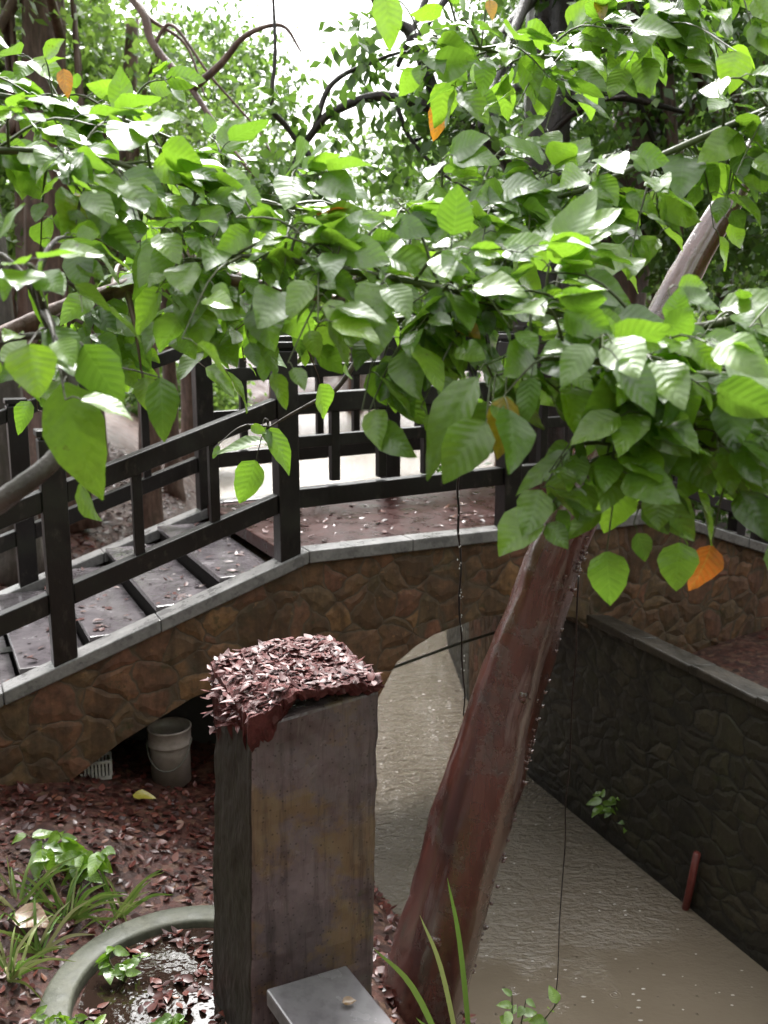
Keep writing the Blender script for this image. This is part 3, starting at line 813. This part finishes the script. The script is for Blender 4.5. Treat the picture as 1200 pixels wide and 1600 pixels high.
bough('leafy bough running in from the right edge over the leaning trunk', [(1330, 455, 2.2), (1200, 486, 2.2), (1080, 512, 2.2), (950, 510, 2.2), (820, 480, 2.25), (700, 490, 2.3), (600, 500, 2.3)], 5, 37, 5, .125, stem0=.013)
bough('upper right bough with pale shiny leaves', [(1330, 120, 2.6), (1180, 180, 2.6), (1040, 240, 2.6), (900, 300, 2.6), (760, 330, 2.65), (620, 330, 2.7)], 6, 42, 5, .12)
bough('bough drooping from the top right corner with a few yellow leaves', [(1150, -120, 3.0), (1080, -20, 3.0), (1000, 50, 3.0), (900, 90, 3.0), (780, 80, 3.0), (660, 60, 3.0)], 7, 34, 5, .12,
      extra=[((935, -5), (945, 32), 2.9, CF, .95, .6), ((765, 0), (772, 30), 2.9, CF, .97, .6), ((1150, 80), (1142, 140), 2.6, (0, -1, .2), .87, 1.0), ((600, -10), (612, 75), 2.6, CF, .8, .6)])
bough('right lower bough with a cluster of white glinting leaves', [(1330, 600, 2.0), (1200, 590, 2.0), (1080, 585, 2.0), (960, 570, 2.0), (860, 560, 2.05), (770, 590, 2.1)], 8, 27, 5, .12,
      extra=[((790, 620), (775, 718), 2.0, CF, .945, .55), ((745, 590), (652, 742), 2.05, (-.5, -.8, .2), .6, .42), ((770, 625), (815, 668), 2.0, (.2, -.8, .6), .62, .8), ((760, 660), (688, 752), 1.98, (.2, -.75, .7), .6, .7)])
bough('lowest right bough with round green leaves hanging over the stone wall', [(1330, 690, 2.1), (1200, 700, 2.1), (1100, 700, 2.1), (1000, 700, 2.1), (920, 690, 2.1)], 9, 16, 5, .115,
      extra=[((948, 862), (955, 950), 2.1, (0, -1, .05), .35, .78), ((1062, 848), (1058, 925), 2.12, (-.2, -1, .1), .45, .85), ((1112, 852), (1086, 926), 2.2, (.2, -1, .1), 1.0, .75), ((1028, 770), (1028, 828), 2.0, CF, .82, 1.0), ((940, 800), (865, 842), 2.05, (.1, -.6, .8), .62, .42), ((890, 705), (805, 772), 2.05, (.1, -.6, .8), .55, .36), ((880, 760), (838, 822), 2.05, (-.2, -.9, .2), .3, .35)])
bough('leafy spray at the right edge between the trunk and the lowest bough', [(1330, 640, 2.15), (1220, 645, 2.15), (1120, 655, 2.15), (1020, 650, 2.15), (930, 630, 2.15)], 19, 13, 5, .12, lvr=(.25, .88))
bough('hanging twig of limp wet leaves in front of the big railing post', [(560, 560, 3.3), (525, 608, 3.3), (490, 628, 3.3), (450, 650, 3.3), (420, 668, 3.3)], 10, 1, 2, .08, stem0=.010, mat='greybark', t0=.9,
      extra=[((418, 668), (460, 738), 3.3, (.2, -.6, .8), .45, .5), ((400, 720), (372, 788), 3.28, (.1, -.6, .8), .4, .72), ((415, 690), (335, 700), 3.3, (-.3, -.5, .8), .45, .4), ((410, 665), (425, 700), 3.3, (.3, -.6, .7), .3, .5)])
bough('far left bough with an orange leaf among dark ones', [(-140, 120, 2.9), (0, 150, 2.9), (100, 165, 2.9), (200, 190, 2.9), (300, 230, 2.9)], 12, 14, 5, .11,
      extra=[((98, 108), (106, 150), 2.8, CF, .985, .6), ((70, 90), (100, 60), 2.8, CF, .75, .7)])

# hanging aerial roots with drops
def root_(label, a, c, r, seed, drops):
    rr = np.random.default_rng(seed)
    m = [a + (c - a) * t + np.r_[rr.normal(0, .004, 2), 0] for t in np.linspace(0, 1, 14)]
    o = empty('hanging_root', tuple(m[0]), label, 'root')
    b = MB(); b.tube(smooth_path(m, 40), np.linspace(r, r * .6, 40), 6, rough=.08); b.build('stem', M['blackbark'], o, True)
    if drops:
        for i in range(drops):
            b = MB()
            t = rr.uniform(.1, 1); p = np.array(a) + (np.array(c) - a) * t + rr.normal(0, .005, 3); s = rr.uniform(.0016, .0032)
            b.lathe([(.0003, -s), (s * .7, -s * .7), (s, 0), (s * .6, s * .9), (.0003, s * 1.8)], p, 8)
            b.build('water_drop', M['drop'], o, True)
root_('thin dark hanging root with drops touching the leaning trunk', P(716, 690, 3.45), P(724, 1118, 3.50), .0048, 4, 36)
root_('long thin root hanging down to the water by the wall sprig', P(905, 900, 3.3), P(868, 1575, 3.9), .0035, 5, 0)

# ------------------------------------------------------------------ low plants
def sprig(name, label, root, heads, seed, Lm, lvr=(.3, .8), asp=.62, mat='leaf', cat='plant', nv=(0, -.55, .8), tipz=-.1, group=None):
    rr = np.random.default_rng(seed)
    o = empty(name, tuple(root), label, cat, group)
    sm = MB(); O = []; T = []; N = []; L = []; lv = []
    for h in heads:
        h = np.array(h, float)
        path = smooth_path([root, (np.array(root) + h) / 2 + [rr.normal(0, .02), rr.normal(0, .02), .03], h], 10)
        sm.tube(path, np.linspace(.005, .002, 10), 5)
        for j in range(7):
            p = path[3 + j]
            th = rr.uniform(0, 6.28)
            T.append(np.array([math.cos(th), math.sin(th) * .8 - .25, tipz + rr.normal(0, .3)])); O.append(p)
            N.append(np.array(nv) + rr.normal(0, .3, 3)); L.append(Lm * rr.uniform(.6, 1.2)); lv.append(rr.uniform(*lvr))
    sm.build('stem', M['twig'], o, True)
    L = np.array(L)
    link('foliage', leafmesh(name, O, T, N, L, L * asp * rr.uniform(.85, 1.15, len(L)), .2, .2, lv, 2), M[mat], o)
def onground(px, py, z=0.):
    p = PZ(px, py, z)
    for _ in range(6):
        p = PZ(px, py, float(zg(p[0], p[1])))
    return p
g0 = onground(110, 1385)
sprig('broadleaf_seedling', 'clump of bright broad leaves on the leaf litter left of the ring', g0, [g0 + np.array(d) for d in ((-.22, .08, .22), (-.12, -.02, .20), (-.05, .05, .24), (.05, 0, .16), (.12, .05, .12), (.16, .02, .18))], 21, .12, (.45, .86))
g1 = np.array([RC[0] - .27, RC[1] + .06, rz + .04])
sprig('weed', 'small green weed growing inside the concrete ring', g1, [g1 + np.array(d) for d in ((-.06, .08, .10), (.06, .05, .08), (.02, -.04, .07), (-.08, 0, .05))], 22, .065, (.3, .6))
g2 = np.array([RC[0] - .04, RC[1] - .22, rz + .05])
sprig('rosette_weed', 'flat pale rosette weed in the puddle of the concrete ring', g2, [g2 + np.array(d) for d in ((.03, .02, .02), (-.04, 0, .02), (0, -.04, .03))], 23, .055, (.25, .5), .8)
g3 = onground(100, 1620)
sprig('edge_weed', 'bright green weed outside the front of the concrete ring', g3, [g3 + np.array(d) for d in ((-.06, .0, .08), (.05, .02, .07), (.12, 0, .05), (-.12, .05, .06))], 24, .05, (.5, .86))
g4 = onground(835, 1690)
hd = [P(800, 1555, 3.1), P(822, 1562, 3.1), P(870, 1568, 3.1), P(850, 1590, 3.05), P(795, 1580, 3.05)]
g4 = np.array([.50, 3.35, float(zg(.50, 3.35))])
sprig('bank_sprig', 'yellow green sprig at the foot of the picture beside the water', g4, hd, 25, .062, (.55, .9))
wp = np.array([1.55, 6.20, -.50])
sprig('wall_sprig', 'small bright sprig growing from the foot of the dark wall', wp + [.06, .03, -.1], [wp + np.array(d) for d in ((-.04, -.05, .12), (.05, -.10, .12), (.02, -.08, .02), (.12, -.16, -.02), (.17, -.2, -.06))], 26, .10, (.3, .7), .5)

def strap(name, label, root, blades, seed, wid, lvr, group=None):
    rr = np.random.default_rng(seed)
    o = empty(name, tuple(root), label, 'plant', group)
    V = []; F = []; lv = []
    for tipp in blades:
        tipp = np.array(tipp, float); r0 = np.array(root) + np.r_[rr.normal(0, .015, 2), 0]
        mid = r0 * .45 + tipp * .55 + np.array([0, 0, .14 * np.linalg.norm(tipp - r0)])
        pa_ = smooth_path([r0, mid, tipp], 12)
        side = nrm(np.cross(nrm(tipp - r0 + [0, 0, .01]), [rr.normal(0, .3), -1, .2]))
        v0 = rr.uniform(*lvr); w_ = wid * rr.uniform(.7, 1.2)
        bs = len(V)
        for i, p in enumerate(pa_):
            w = w_ * (math.sin(math.pi * (.22 + .78 * i / 11)) ** .7 + .03) / 2
            V += [p - side * w, p + np.array([0, .3, -.6]) * w * .5, p + side * w]; lv += [v0] * 3
        for i in range(11):
            for j in (0, 1): F.append((bs + i * 3 + j, bs + i * 3 + j + 1, bs + i * 3 + j + 4, bs + i * 3 + j + 3))
    me = bpy.data.meshes.new(name); me.from_pydata([tuple(v) for v in V], [], F)
    at = me.attributes.new("lv", 'FLOAT', 'POINT'); at.data.foreach_set("value", np.array(lv, np.float32))
    me.polygons.foreach_set("use_smooth", [True] * len(F))
    link('foliage', me, M['grassy'], o)
sr = np.array([.31, 3.02, .02])
strap('strap_leaf_plant', 'three long strap leaves rising before the leaning trunk', sr, [P(582, 1480, 2.95), P(656, 1430, 3.05), P(699, 1372, 3.1), P(650, 1590, 2.9)], 31, .02, (.3, .9))
rr = np.random.default_rng(40)
for i, (px, py, n_, sp2, lab) in enumerate([(25, 1425, 26, .36, 'spidery strap leaf tuft at the left edge, its blades standing up'), (105, 1440, 34, .34, 'spreading strap leaf tuft in front of the broad leaved seedlings'), (185, 1435, 12, .30, 'strap leaf tuft touching the back of the concrete ring'), (15, 1530, 30, .36, 'pale strap leaf tuft low at the left of the ring'), (60, 1490, 14, .25, 'short strap leaf tuft between the ring and the brown leaf')]):
    g = onground(px, py)
    bl = []
    for _ in range(n_):
        th = rr.uniform(0, 6.28); r_ = sp2 * rr.uniform(.4, 1)
        bl.append(g + np.array([math.cos(th) * r_, math.sin(th) * r_ * .8, rr.uniform(.02, .24)]))
    strap('strap_leaf_tuft', lab, g, bl, 50 + i, .013, (.4, 1), 'strap leaf tufts on the left bank')

# ------------------------------------------------------------------ leaf litter
def litter(name, pts, seed, Lr=(.02, .065), zoff=.008, tilt=.35, mat='litter'):
    rr = np.random.default_rng(seed)
    pts = np.array(pts); n_ = len(pts)
    th = rr.uniform(0, 6.28, n_)
    T = np.stack([np.cos(th), np.sin(th), rr.normal(0, .22, n_)], 1)
    N = np.stack([rr.normal(0, tilt, n_), rr.normal(0, tilt, n_), np.ones(n_)], 1)
    L = rr.uniform(*Lr, n_)
    O = pts + np.stack([np.zeros(n_), np.zeros(n_), rr.uniform(zoff * .5, zoff * 2, n_)], 1)
    lv = np.clip(rr.beta(1.5, 2.8, n_), 0, 1)
    o = link(name, leafmesh(name, O, T, N, L, L * rr.uniform(.4, .7, n_), rr.uniform(-.3, .3, n_), rr.uniform(-.2, .5, n_), lv, 1), M[mat])
    tag(o, kind='stuff')
rr = np.random.default_rng(60)
pp = []
while len(pp) < 14000:
    y = rr.uniform(2.4, 7.6); x = rr.uniform(-4.2, .9)
    if LX(y) - x < .12 or math.hypot(x - RC[0], y - RC[1]) < .60: continue
    pp.append((x, y, float(zg(x, y))))
litter('leaf_litter', pp, 61)
pp = []
while len(pp) < 9000:
    y = rr.uniform(7.2, 17); x = rr.uniform(-8, -.5)
    if LX(y) - x < .4: continue
    pp.append((x, y, float(zg(x, y))))
for _ in range(120):
    y = rr.uniform(4.5, 7.4); x = RX(y) + rr.uniform(.4, 2.5); pp.append((x, y, float(zg(x, y))))
litter('leaf_litter', pp, 62, (.05, .13))
pp = []
for _ in range(370):
    r_ = .4 * math.sqrt(rr.random()); th = rr.uniform(0, 6.28)
    x, y = RC[0] + r_ * math.cos(th), RC[1] + r_ * math.sin(th)
    if wave(x * 4, y * 4, 1) > .08: continue
    pp.append((x, y, rz + .036))
litter('leaf_litter', pp, 63, (.03, .07), .006, .25)
pp = []
for _ in range(320):
    u = rr.uniform(-.1, UF); w = .16 + (BW - .34) * rr.random(); p = B3(u, w, 1.487); pp.append(p)
for i in range(8):
    for _ in range(34):
        u = rr.uniform(NOS[i + 1] + .03, NOS[i] - .03); w = .15 + (BW - .32) * rr.random() ** 1.3
        pp.append(B3(u, w, 1.487 - .127 * (i + 1)))
litter('leaf_litter', pp, 64, (.025, .07), .004, .15)

pp = []
while len(pp) < 950:
    i_, j_ = rr.integers(2, G - 1, 2)
    v = vs_cap[i_ * (G + 1) + j_]; pp.append((v[0], v[1], v[2] + .002))
for _ in range(150):
    i_ = 0; j_ = rr.integers(10, G + 1); v = vs_cap[j_]; d_ = rr.uniform(.0, .06 + .24 * (j_ / G) ** 2); pp.append((v[0] - .004, v[1] - .002, v[2] - d_))
litter('leaf_litter', pp, 65, (.018, .055), .002, .13, 'redmat')
def fallen(label, p, tip, ln, mat, asp, seed):
    o = link('fallen_leaf', leafmesh('fallen_leaf', [p], [tip], [(.1, -.3, 1)], [ln], [ln * asp], [.15], [.25], [.4], 2), M[mat])
    tag(o, label, 'leaf')
p = onground(208, 1250); fallen('yellow green fallen leaf on the red brown litter below the bucket', p + [0, 0, .03], (1, -.1, .05), .13, 'yellow', .55, 1)
p = onground(25, 1450); fallen('curled brown leaf beside the strap tufts at the left edge', p + [0, 0, .07], (1, -.2, -.1), .17, 'brownleaf', .8, 2)
p = PZ(535, 1572, .6); fallen('small tan fallen leaf lying on the grey slab bench', p + np.array([0, 0, .014]), (1, .3, .0), .05, 'brownleaf', .7, 4)
p = PZ(1165, 1090, .36); p[2] = float(zg(p[0], p[1])) + .02; fallen('small yellow fallen leaf on the bare ground beyond the wall', p, (1, .2, .0), .09, 'yellow', .6, 3)

# ------------------------------------------------------------------ trees beyond the bridge
def tree(name, label, base, hgt, r, crowns, nleaf, lsize, seed, bark='brownbark', fol='folfar', lean=(0, 0), limbs=True, flute=.06, group=None, extra_limbs=None, cat='tree', hangroots=0):
    rr = np.random.default_rng(seed)
    x, y = base; z = float(zg(x, y)) - .1
    o = empty(name, (x, y, z), label, cat, group)
    tk = MB()
    top = np.array([x + lean[0], y + lean[1], z + hgt])
    pth = smooth_path([(x, y, z), (x + lean[0] * .25 + rr.normal(0, .05), y + lean[1] * .3, z + hgt * .35), (x + lean[0] * .6 + rr.normal(0, .1), y + lean[1] * .6, z + hgt * .7), top], 26)
    tk.tube(pth, r * (1.25 - np.linspace(0, 1, 26) * .65 + .6 * np.exp(-np.linspace(0, 1, 26) * 18)), 18, flute, 6, seed=seed, rough=.02)
    for _ in range(hangroots):
        t = rr.integers(6, 24); p = pth[t]; th = rr.uniform(0, 6.28); d = np.array([math.cos(th), math.sin(th), 0]) * r * 1.1
        q = p + d * 1.2; q2 = np.array([q[0], q[1], z + rr.uniform(0, .3) * hgt])
        tk.tube(smooth_path([p, q - [0, 0, .2], q2], 8), [r * .12] * 8, 6)
    C = np.array([c[:3] for c in crowns]); Rd = np.array([c[3:6] for c in crowns]); wt = np.array([c[6] for c in crowns], float)
    if limbs:
        for c, rd in zip(C, Rd):
            if rd[0] < .5: continue
            for _ in range(4):
                e = c + rd * rr.normal(0, .42, 3)
                s = pth[rr.integers(12, 26)]
                tk.tube(smooth_path([s, s * .5 + e * .5 + [0, 0, .1 * rd[2]], e], 10), np.linspace(r * .33, r * .08, 10), 7, rough=.03)
    for el in (extra_limbs or []):
        q = smooth_path(el[0], 34); tk.tube(q, np.linspace(el[1] * .75, el[2] * .7, 34), 9, rough=.05)
    tk.build('trunk', M[bark], o, True)
    if nleaf:
        ci = rr.choice(len(C), nleaf // 30 + 1, p=wt / wt.sum())
        d = nrm(rr.normal(0, 1, (len(ci), 3))) * (rr.uniform(0.15, 1, (len(ci), 1)) ** .55)
        cl = C[ci] + d * Rd[ci]
        rad = np.abs(rr.normal(.16, .07, len(ci))) * Rd[ci].mean(1) + .05
        k_ = rr.integers(0, len(cl), nleaf)
        O = cl[k_] + rr.normal(0, 1, (nleaf, 3)) * rad[k_][:, None] * np.array([1, 1, .65])
        T = rr.normal(0, .7, (nleaf, 3)) + np.array([0, 0, -.45]); N = rr.normal(0, .55, (nleaf, 3)) + np.array([0, -.3, .8])
        L = lsize * rr.uniform(.6, 1.4, nleaf)
        lv = np.clip(rr.uniform(0, 1, len(cl))[k_] * .6 + rr.uniform(0, .4, nleaf), 0, 1)
        link('crown', leafmesh('crown', O, T, N, L, L * .55, 0, .25, lv, 0), M[fol], o)
    return o
def X(px, Y): return (px - 600) / FPX * Y * 1.0
G1 = 'trees beyond the footbridge'
tree('tall_tree', 'grey trunked tall tree at the top left corner', (X(8, 9.0), 9.0), 8, .17, [(-4, 9, 7.5, 1.8, 1.8, 1.2, 1)], 2500, .14, 101, 'greybark', 'folfar', (.0, 0), group=G1)
tree('fluted_tree', 'fluted pale brown tree with hanging roots at the upper left', (X(75, 11.5), 11.5), 9, .26, [(-4.2, 11.5, 7.2, 2.0, 2, 1.5, 1), (-5.5, 11.0, 4.2, 1.3, 1.2, 1.0, .5)], 4200, .13, 102, 'brownbark', 'folfar', (.1, 0), flute=.16, group=G1, hangroots=14,
     extra_limbs=[([P(95, 60, 11.3), P(60, -120, 10), P(205, -5, 8.6), P(240, 70, 8.4), P(300, 140, 8.2), P(360, 230, 8.0), P(440, 320, 7.9)], .07, .016), ([P(300, 140, 8.2), P(345, 100, 8.1), P(385, 55, 8.0), P(440, 40, 8.0), P(470, 80, 8)], .045, .012), ([P(205, -5, 8.6), P(235, 30, 8.5), P(290, 70, 8.5), P(320, 150, 8.4)], .03, .010), ([P(240, 70, 8.4), P(270, 40, 8.4), P(330, 120, 8.3), P(400, 200, 8.3), P(430, 250, 8.2)], .022, .008)])
tree('slender_tree', 'slender brown trunk behind the steps on the left', (X(225, 12.5), 12.5), 6.5, .13, [(-3.0, 12.5, 5.4, 1.6, 1.4, 1.0, 1), (-3.8, 12.2, 3.6, 1.0, 1.0, .6, .5)], 3600, .12, 103, 'brownbark', 'folfar', (.1, 0), group=G1)
tree('dark_tree', 'black wet tree trunk right of the middle with long crooked limbs', (X(840, 8.6), 8.6), 7.5, .21, [(2.2, 9, 6.2, 1.8, 1.5, 1.0, 1), (1.8, 9.4, 4.2, 1.2, 1.0, .7, .8)] + [(*P(a_, c_, y_), r1, r1 * .9, r2, w_) for a_, c_, y_, r1, r2, w_ in ((670, 215, 7.1, .55, .28, .07), (560, 225, 7.1, .45, .25, .05), (700, 110, 7.2, .55, .35, .08), (610, 60, 7.2, .40, .28, .04), (430, 130, 7.0, .35, .30, .03), (470, 300, 7.1, .45, .25, .07))], 9000, .115, 104, 'blackbark', 'fol', (-.1, 0), flute=.1, group=G1,
     extra_limbs=[([P(835, 330, 8.5), P(790, 255, 8.0), P(740, 203, 7.4), P(690, 175, 7.2), P(600, 150, 7.1), P(525, 172, 7.1), P(490, 205, 7.1), P(462, 250, 7.1)], .075, .03), ([P(490, 205, 7.1), P(520, 130, 7.1), P(600, 90, 7.1), P(640, 80, 7.0)], .03, .012), ([P(500, 265, 7.05), P(450, 200, 7.05), P(425, 165, 7.0), P(430, 80, 7.0), P(425, -40, 7.0)], .035, .012), ([P(690, 175, 7.2), P(640, 50, 7.2), P(600, 30, 7.2), P(560, -80, 7.2)], .06, .04), ([P(620, 165, 7.1), P(640, 215, 7.1), P(690, 270, 7.0), P(740, 300, 7.0)], .025, .010), ([P(835, 240, 8.5), P(880, 190, 8.4), P(930, 160, 8.2), P(980, 150, 8.1)], .05, .02), ([P(462, 250, 7.1), P(430, 300, 7.1), P(380, 360, 7.1)], .018, .008)])
tree('red_trunk_tree', 'reddish brown trunk behind the pale leaves on the right', (X(930, 9.6), 9.6), 6.5, .30, [(2.6, 9.6, 5.6, 1.8, 1.5, 1.0, 1), (3.4, 9.4, 3.9, 1.4, 1.0, .8, .8)], 5600, .12, 105, 'brownbark', 'fol', (.3, 0), flute=.12, group=G1)
tree('edge_tree', 'dark trunk at the right edge beside the bridge', (X(1215, 7.6), 7.6), 6, .13, [(3.6, 8.0, 5.3, 1.4, 1.2, .9, 1), (4.0, 8.2, 3.6, 1.0, 1.0, .8, .7)], 4800, .11, 106, 'blackbark', 'fol', (.1, 0), group=G1)
tree('spreading_tree', 'bright leafy tree across the pond behind the middle of the bridge', (X(790, 19), 19), 6.5, .2, [(3.0, 19, 5.8, 1.9, 1.6, 1.4, 1), (3.0, 18.5, 4.0, 1.9, 1.5, 1.2, .9), (1.6, 19, 3.0, 1.0, 1.0, .5, .3)], 11000, .15, 107, 'brownbark', 'folfar', group=G1)
tree('spreading_tree', 'tall leafy tree across the pond on the right', (X(1010, 21), 21), 8, .24, [(5.6, 21, 7.2, 2.8, 2, 1.7, 1), (4.0, 20.5, 4.6, 2.2, 1.5, 1.3, .8), (6.5, 21, 4.0, 2.2, 1.5, 1.2, .7)], 12000, .16, 108, 'brownbark', 'folfar', group=G1)
tree('spreading_tree', 'thin leafed tree with sky showing through it on the left', (X(300, 20), 20), 8, .2, [(-4.2, 20, 7.2, 2.4, 1.8, 1.6, 1), (-5.0, 19.5, 4.6, 2.2, 1.5, 1.1, .8), (-3.2, 20, 4.0, 1.3, 1.2, .7, .4)], 7000, .15, 109, 'brownbark', 'folfar', group=G1)
tree('spreading_tree', 'leafy tree behind the grey trunk at the far left', (X(60, 18), 18), 8, .24, [(-6.5, 18, 6.6, 2.4, 1.8, 1.8, 1), (-7.2, 17.6, 3.9, 2.0, 1.5, 1.2, .7)], 8000, .15, 110, 'greybark', 'folfar', group=G1)
far = [(120, 33, 8.5, 111), (260, 36, 9, 112), (430, 37, 10.6, 113), (555, 38, 10.2, 114), (680, 36, 11.5, 115), (830, 32, 9.5, 116), (990, 34, 11, 117), (1150, 31, 10.5, 118)]
fl = ['far pale green tree in the left distance', 'far pale tree seen between the left trunks', 'low far tree left of the bright sky opening', 'lowest far tree straight below the bright sky opening', 'far tree right of the bright sky opening', 'far tree behind the black trunk', 'tall far tree behind the reddish trunk', 'tall far tree in the right distance']
for (px, Y, h, sd), lb in zip(far, fl):
    x = X(px, Y)
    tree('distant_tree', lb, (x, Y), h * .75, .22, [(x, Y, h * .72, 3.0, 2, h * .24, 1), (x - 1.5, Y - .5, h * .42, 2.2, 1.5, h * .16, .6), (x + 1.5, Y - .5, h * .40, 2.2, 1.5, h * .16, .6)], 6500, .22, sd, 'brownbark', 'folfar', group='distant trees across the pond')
mid = [(665, 26, 7.5, 138, 'leafy tree far across the pond right of the sky opening', [(1.9, 26, 6.3, 1.7, 1.3, 1.9, 1), (1.2, 25.6, 4.4, 1.7, 1.3, 1.0, .8)]),
       (150, 14.5, 8.0, 131, 'leafy tree between the grey trunk and the slender trunk', [(-4.6, 14.5, 6.6, 1.7, 1.2, 1.1, 1), (-4.0, 14.2, 4.6, 1.5, 1.0, .8, .8)]),
       (400, 16, 6.0, 132, 'slim tree with drooping leaves left of the sky opening', [(-2.6, 16, 6.6, 1.2, 1.0, 1.0, .6), (-2.6, 15.6, 4.7, 1.5, 1.0, .9, 1), (-1.6, 16, 3.6, 1.2, 1, .7, .7)]),
       (560, 15.5, 4.0, 133, 'low leafy tree directly under the sky opening', [(-1.1, 15.5, 2.9, 1.1, .9, .6, 1), (1.3, 15.2, 3.0, 1.1, .9, .7, .8)]),
       (740, 14, 7.0, 134, 'leafy tree just left of the black trunk', [(2.1, 14, 6.4, 1.3, 1.2, .9, 1), (1.9, 13.6, 4.7, 1.3, 1.0, .8, 1), (2.2, 13.6, 3.4, 1.2, .9, .7, .6)]),
       (920, 13.5, 7.0, 135, 'leafy tree between the black trunk and the reddish trunk', [(2.9, 13.5, 6.2, 1.5, 1.2, 1.0, 1), (2.6, 13.2, 4.3, 1.4, 1.0, .9, 1)]),
       (1120, 13, 7.5, 136, 'leafy tree near the right edge behind the bridge', [(4.6, 13, 6.0, 1.5, 1.2, 1.2, 1), (4.4, 12.6, 4.0, 1.5, 1.0, 1.0, 1)]),
       (30, 14, 7.0, 137, 'leafy tree at the far left behind the railing', [(-5.6, 14, 6.2, 1.5, 1.2, 1.2, 1), (-5.4, 13.6, 4.0, 1.4, 1.0, .8, .8)])]
for px, Y, h, sd, lb, cr in mid:
    x = X(px, Y)
    if LX(Y) - .5 < x < RX(Y) + .5: x = RX(Y) + .6 if px > 500 else LX(Y) - .6
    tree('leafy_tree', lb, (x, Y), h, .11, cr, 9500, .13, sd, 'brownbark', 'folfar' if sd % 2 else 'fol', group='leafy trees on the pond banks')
sh_ = [(720, 12.5, 1.9, 1.1, 202, 'glossy bush behind the middle of the far railing'), (900, 12, 2.3, 1.3, 203, 'dark glossy bush behind the right end of the bridge'), (1080, 10.5, 2.4, 1.3, 204, 'large bush under the right hand leaves'), (560, 27, 1.6, 2.2, 206, 'wide low bush on the far shore of the pond'), (760, 24, 2.2, 1.8, 207, 'pale bush on the right shore of the pond'), (230, 23, 2.0, 1.8, 208, 'pale bush on the left shore of the pond'), (620, 15, 1.3, .9, 209, 'bush at the water edge seen through the far railing')]
for px, Y, h, r_, sd, lb in sh_:
    x = X(px, Y)
    if px in (560,): Y = 42.5; x = X(px, Y)
    if px == 620: x = RX(Y) + .9
    if px == 760: x = RX(Y) + 1.2
    if px == 230: x = LX(Y) - 1.0
    z0 = float(zg(x, Y))
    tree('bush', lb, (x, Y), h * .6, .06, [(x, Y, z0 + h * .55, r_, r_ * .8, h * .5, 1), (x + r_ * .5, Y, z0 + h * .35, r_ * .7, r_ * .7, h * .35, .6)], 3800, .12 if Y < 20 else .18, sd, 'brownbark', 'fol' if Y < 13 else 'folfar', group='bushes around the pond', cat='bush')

# unseen trees added left, right and behind the viewpoint to block sky light
G2 = 'unseen trees added for shade'
tree('added_shade_bush', 'dense unseen bush added for shade left of the planter ring', (-3.5, 2.7), 1.6, .06, [(-3.5, 2.7, 1.6, .9, 1.1, 1.2, 1)], 3500, .18, 330, 'brownbark', 'fol', cat='bush')  # unseen bush added to keep sky light off the pillar's left face
for i, (x, y, h, rx, ry, lb) in enumerate([(-5.6, 3.4, 6.5, 2.2, 2.6, 'unseen tree added for shade left of the planter ring'), (-5.2, -1.5, 7.5, 2.6, 2.4, 'unseen tree added for shade behind and left of the viewpoint'), (.2, -5.2, 7.5, 3.0, 2.0, 'unseen tree added for shade straight behind the viewpoint'), (5.6, -2.2, 7, 2.6, 2.6, 'unseen tree added for shade behind and right of the viewpoint'), (6.3, 3.6, 7, 2.3, 2.8, 'unseen tree added for shade on the terrace right of the wall')]):
    tree('added_shade_tree', lb, (x, y), h * .65, .2, [(x, y, h * .62, rx, ry, 1.5, 1.2), (x, y, h * .40, rx, ry, 1.2, 1), (x, y, h * .24, rx * .8, ry * .9, .9, .6)], 7000, .26, 301 + i, 'brownbark', 'fol', group=G2)

# ------------------------------------------------------------------ sky and light
SUN_EL, SUN_ROT = R(54), R(-4)
w = bpy.data.worlds.new("World"); scene.world = w; w.use_nodes = True
nt = w.node_tree; nt.nodes.clear()
out = nt.nodes.new('ShaderNodeOutputWorld'); bg = nt.nodes.new('ShaderNodeBackground'); sky = nt.nodes.new('ShaderNodeTexSky'); hs = nt.nodes.new('ShaderNodeHueSaturation')
sky.sky_type = 'NISHITA'; sky.sun_disc = False; sky.sun_elevation = SUN_EL; sky.sun_rotation = SUN_ROT
sky.air_density = 1.0; sky.dust_density = 6.0; sky.ozone_density = 1.0
hs.inputs['Saturation'].default_value = .03
nt.links.new(sky.outputs[0], hs.inputs['Color']); nt.links.new(hs.outputs[0], bg.inputs[0]); nt.links.new(bg.outputs[0], out.inputs[0])
bg.inputs[1].default_value = .15
sl = bpy.data.lights.new("sun", 'SUN'); sl.energy = 1.1; sl.angle = R(11); sl.color = (1, .97, .93)
so = bpy.data.objects.new("sun", sl); col.objects.link(so)
sd = Vector((math.sin(SUN_ROT) * math.cos(SUN_EL), math.cos(SUN_ROT) * math.cos(SUN_EL), math.sin(SUN_EL)))
so.rotation_euler = (-sd).to_track_quat('-Z', 'Y').to_euler()
so.location = (0, 0, 20)
vs_ = scene.view_settings
vs_.view_transform = 'Standard'; vs_.look = 'None'; vs_.exposure = 1.92; vs_.gamma = 1; vs_.use_curve_mapping = False
scene.cycles.max_bounces = 6; scene.cycles.diffuse_bounces = 4; scene.cycles.glossy_bounces = 3; scene.cycles.transmission_bounces = 4
scene.cycles.use_denoising = True
